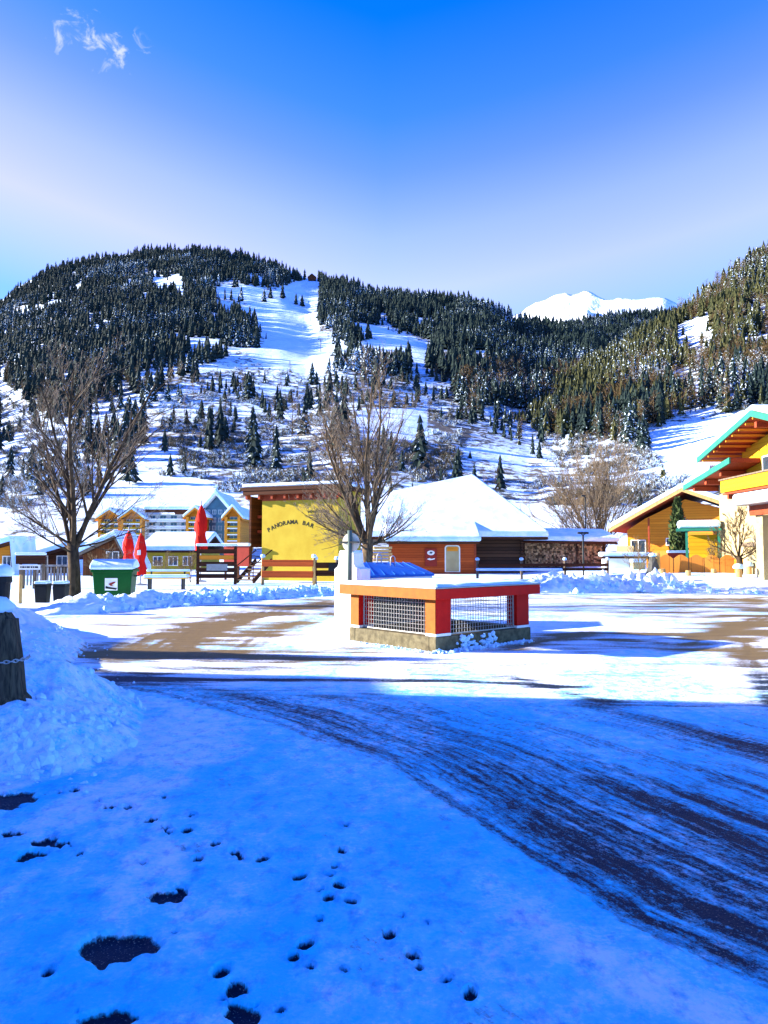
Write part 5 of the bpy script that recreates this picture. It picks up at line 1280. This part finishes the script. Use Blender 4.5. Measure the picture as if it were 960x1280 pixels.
hotel('side_wing', 'timber clad hotel wing with balconies left of the glass gable', 236, 255, 138.5, 676, 645, 637, M['orangewood'], 4, 2, M['goldwood'])
hotel('glass_gable_house', 'hotel block with a blue glazed gable and white beams', 256, 286, 142, 676, 636, 619, M['blue_glass'], 4, 4, M['white_paint'], mg=M['white_paint'], roofm=M['white_paint'], balc=False)
hotel('timber_wing', 'narrow timber hotel wing between the glass gable and the yellow bar', 284, 300, 137, 676, 645, 636, M['orangewood'], 4, 1, M['goldwood'])
simple_house('hill_hut', 'tiny hut at the top of the ski run', 'hut', 383, 393, 1290, 350, 346, 342, 388, M['brown'], 1.0, base_z=at(388, 349, 1290).z, depth=8)
# lift pylons on the ski run
for i, (px, py, h_, lab) in enumerate(((401, 438, 13, 'grey lift pylon standing on the upper ski run'), (411, 532, 12, 'grey lift pylon low on the slope above the yellow bar'), (388, 400, 12, 'highest grey lift pylon below the hut on the ski run'))):
    ts = np.linspace(0, 1, 500); pv = py1(np.full(500, float(px)), ts); t_ = ts[np.argmin(abs(pv - py))]; X, Y, Z, _ = H1(np.array([float(px)]), np.array([t_]))
    t = thing('lift_pylon', lab, 'pylon', (X[0], Y[0], Z[0]), 0, 'ski lift pylons')
    b = MB(); b.tube([(0, 0, -3), (0, 0, h_)], .35, 6); b.build('mast', M['dark_metal'], t)
    b = MB(); b.box(-3, 3, -.3, .3, h_, h_ + .6); b.build('crossarm', M['dark_metal'], t)

# ------------------------------------------------------------------ bare trees
def bare_tree(name, label, cat, p, trunk_h, trunk_r, limbs, levels, seed, mt, mw, spread, up, length, kids, twig=.0045, lean=(0, 0), flat=None, low=0, angs=(.28, .62), l0=(.28, .60), lr=(.15, .32)):
    rd = random.Random(seed); t = thing(name, label, cat, p)
    tr_, br, tw = MB(), MB(), MB()
    tips = []
    top = Vector((lean[0], lean[1], trunk_h))
    def grow(a, d, l_, r, lv):
        n_ = 3 + (lv == 0) * 5 + (lv == 1); pts = [a]; rad = [r]; dd = d.copy(); q = a.copy()
        for i in range(n_):
            dd = (dd + Vector((rd.gauss(0, .07), rd.gauss(0, .07), rd.gauss(.0, .05) + up * .06 * (1 if lv < 2 else .5)))).normalized()
            q = q + dd * l_ / n_; pts.append(q.copy()); rad.append(max(twig, r * (1 - .75 * (i + 1) / n_)))
        (br if lv < 2 or levels < 3 else tw).tube(pts, rad, (7, 5, 4, 3, 3)[lv], cap=False)
        if lv >= levels: return
        for i in range(kids[lv]):
            f = rd.uniform(.22, .98) if lv else rd.uniform(.15, .97)
            k = min(int(f * n_), n_ - 1); g = f * n_ - k; a2 = pts[k].lerp(pts[k + 1], g); dloc = (pts[k + 1] - pts[k]).normalized()
            sd = dloc.cross(Vector((rd.gauss(0, 1), rd.gauss(0, 1), rd.gauss(0, 1)))); sd.normalize()
            ang = rd.uniform(*angs); d2 = (dloc * math.cos(ang) + sd * math.sin(ang) + Vector((0, 0, .10 + up * .15))).normalized()
            r2 = max(twig, (rad[k] * (1 - g) + rad[k + 1] * g) * rd.uniform(.35, .62))
            grow(a2, d2, l_ * rd.uniform(*l0) * (1.2 - .55 * f), r2, lv + 1)
    tr_.tube([(0, 0, -.3), (0, 0, .05), tuple(top * .5 + Vector((rd.gauss(0, .03), 0, 0))), tuple(top)], [trunk_r * 1.35, trunk_r * 1.1, trunk_r, trunk_r * .92], 12)
    for i in range(limbs):
        a = 6.2832 * (i + rd.uniform(-.3, .3)) / limbs; s_ = spread * rd.uniform(.02, 1) ** .75
        d = Vector((math.cos(a) * math.sin(s_), math.sin(a) * math.sin(s_), math.cos(s_)))
        h0 = trunk_h * rd.uniform(.72, 1.0)
        lf = rd.uniform(.8, 1.05) * (1 - .12 * s_) * (flat(a, s_) if flat else 1)
        grow(top * (h0 / trunk_h) + Vector((d.x, d.y, 0)) * trunk_r * .4, d, length * lf, trunk_r * rd.uniform(*lr), 0)
    for i in range(low):
        a = math.pi + rd.uniform(-1.1, 1.1) + (math.pi if i % 3 == 2 else 0); s_ = rd.uniform(1.05, 1.4)
        grow(top * rd.uniform(.75, .95), Vector((math.cos(a) * math.sin(s_), math.sin(a) * math.sin(s_), math.cos(s_))), length * rd.uniform(.42, .55), trunk_r * .2, 0)
    tr_.build('trunk', mt, t, smooth=True); br.build('branches', mt if levels > 2 else mw, t, smooth=True)
    if tw.v: tw.build('twigs', mw, t, smooth=True)
    return t
p = gnd(90, 756)
bare_tree('bare_tree', 'bare dark limbed tree spreading behind the green container at the left', 'tree', (p.x, p.y + .2, .1), 1.9, .18, 6, 4, 21, M['bark_dark'], M['twig_grey'], .5, .45, 6.3, (12, 6, 3, 2), .0028, angs=(.38, .85), l0=(.30, .55), lr=(.38, .55), low=6, lean=(-.12, 0))
p = at(460, 720, 31.0)
bare_tree('bare_tree', 'bare tree with many upright limbs between the yellow bar and the hut', 'tree', (p.x, p.y, .1), 2.1, .24, 10, 4, 33, M['bark'], M['twig_grey'], .58, .5, 7.0, (12, 6, 3, 2), .0036, low=8, angs=(.36, .80), l0=(.28, .52), lr=(.30, .45))
p = at(749, 700, 62)
bare_tree('bare_tree', 'tan leafless many stemmed tree rising behind the woodshed', 'tree', (p.x, p.y, .2), 1.2, .26, 26, 3, 44, M['bark'], M['twig_tan'], .98, .35, 8.3, (10, 7, 4), .009)
p = at(924, 712, 33.5)
bare_tree('bare_fruit_tree', 'small crooked leafless fruit tree before the golden chalet', 'tree', (p.x, p.y, VZ), .9, .13, 9, 3, 55, M['bark_dark'], M['bark'], 1.25, .2, 2.0, (8, 6, 4), .006)
def shrub(name, label, px, py, D, h_, seed, m, z0):
    p = at(px, py, D); t = bare_tree(name, label, 'shrub', (p.x, p.y, z0), .2, .03, 12, 2, seed, m, m, 1.1, .4, h_, (7, 5), .005); return t
shrub('bare_shrub', 'leafless shrub left of the dark boulder by the orange chalet', 800, 710, 40, 1.5, 61, M['hedge'], .5)
shrub('bare_shrub', 'leafless shrub before the yellow house at the terrace', 205, 712, 44, 1.3, 62, M['hedge'], .2)
shrub('bare_shrub', 'leafless shrub just left of the slatted screen', 238, 722, 36, 1.1, 63, M['hedge'], .2)
shrub('bare_shrub', 'leafless shrub between the tall conifer and the fruit tree', 893, 700, 36.2, 1.2, 64, M['hedge'], VZ)
shrub('bare_shrub', 'leafless shrub behind the bare trunk in front of the brown chalet', 128, 715, 40, 1.4, 65, M['hedge'], .2)
# dense slim conifer beside the orange chalet
def leafy_cone(name, label, p, h_, r, seed, n_=2600):
    t = thing(name, label, 'tree', p); rr_ = np.random.default_rng(seed)
    f = rr_.random(n_) ** .8; a = rr_.random(n_) * 6.283; env = r * np.sin(np.pi * np.clip(.12 + .88 * f, 0, 1)) ** .7 * (1 - .35 * f) * (1 + .25 * (vnoise(a * 2, f * 9, seed) - .5)); rad = env * rr_.random(n_) ** .35
    c_ = np.stack([rad * np.cos(a), rad * np.sin(a), .15 + f * (h_ - .15)], -1); u = rr_.normal(size=(n_, 3)); u[:, 2] = np.abs(u[:, 2]) + .8; u /= np.linalg.norm(u, axis=1)[:, None]
    s_ = np.cross(u, rr_.normal(size=(n_, 3))); s_ /= np.linalg.norm(s_, axis=1)[:, None]; ll = rr_.uniform(.07, .17, (n_, 1)) * h_ / 2.4
    V = np.stack([c_ - s_ * ll * .35, c_ + s_ * ll * .35, c_ + u * ll], 1).reshape(-1, 3); Fc = np.arange(n_ * 3).reshape(-1, 3)
    cr_ = numesh('crown', V, Fc, M['spruce_near'], {'tone': np.repeat(rr_.random(n_), 3)}, smooth=False); cr_.parent = t
    b = MB(); b.tube([(0, 0, -.3), (0, 0, h_ * .7)], [.07, .02], 6); b.build('trunk', M['bark_dark'], t)
    return t
M['spruce_near'] = tree_mat('garden_conifer', (.03, .055, .02), (.075, .10, .03), .70, 3.0)
p = at(848, 690, 41.5); leafy_cone('garden_conifer', 'slim dark conifer in front of the orange chalet', (p.x, p.y, VZ), at(0, 624, 41.5).z - VZ, .55, 71)
p = at(124, 700, 34)
# off-frame conifer at the left whose long shadow crosses the square
leafy_cone('garden_conifer', 'slim conifer left of the square throwing a long shadow', (-14.2, 13.2, .1), 4.35, .62, 72, 4200)
# loose chunks on the ploughed banks
P = []; S = []
for (a, b_, n_, h_, wd) in (((-8.4, 20.4), (-7.2, 22.8), 160, .22, .7), ((-7.2, 22.8), (-3.6, 27.6), 420, .25, .7), ((-3.6, 27.6), (-1.4, 29.2), 220, .25, .6), ((5.8, 30.6), (13, 30.8), 150, .35, .9), ((12, 30.2), (19, 29.2), 160, .08, .8)):
    for i in range(n_):
        t_ = RNG.random(); q = np.array(a) + (np.array(b_) - np.array(a)) * t_; o_ = RNG.normal(-.15, .55) * wd
        d = np.array(b_) - np.array(a); d = d / np.linalg.norm(d); q = q + np.array((-d[1], d[0])) * o_
        s = .03 + .13 * RNG.random() ** 2.6; P.append((q[0], q[1], h_ * max(0, 1 - (o_ / wd) ** 2) * RNG.uniform(.6, 1.2) + s * .2)); S.append(s)
tag(lumps('snow_clumps', np.array(P), S, RNG, M['clump']), 'chunks of ploughed snow lying on the banks at the back of the square', 'snow clumps', kind='stuff')
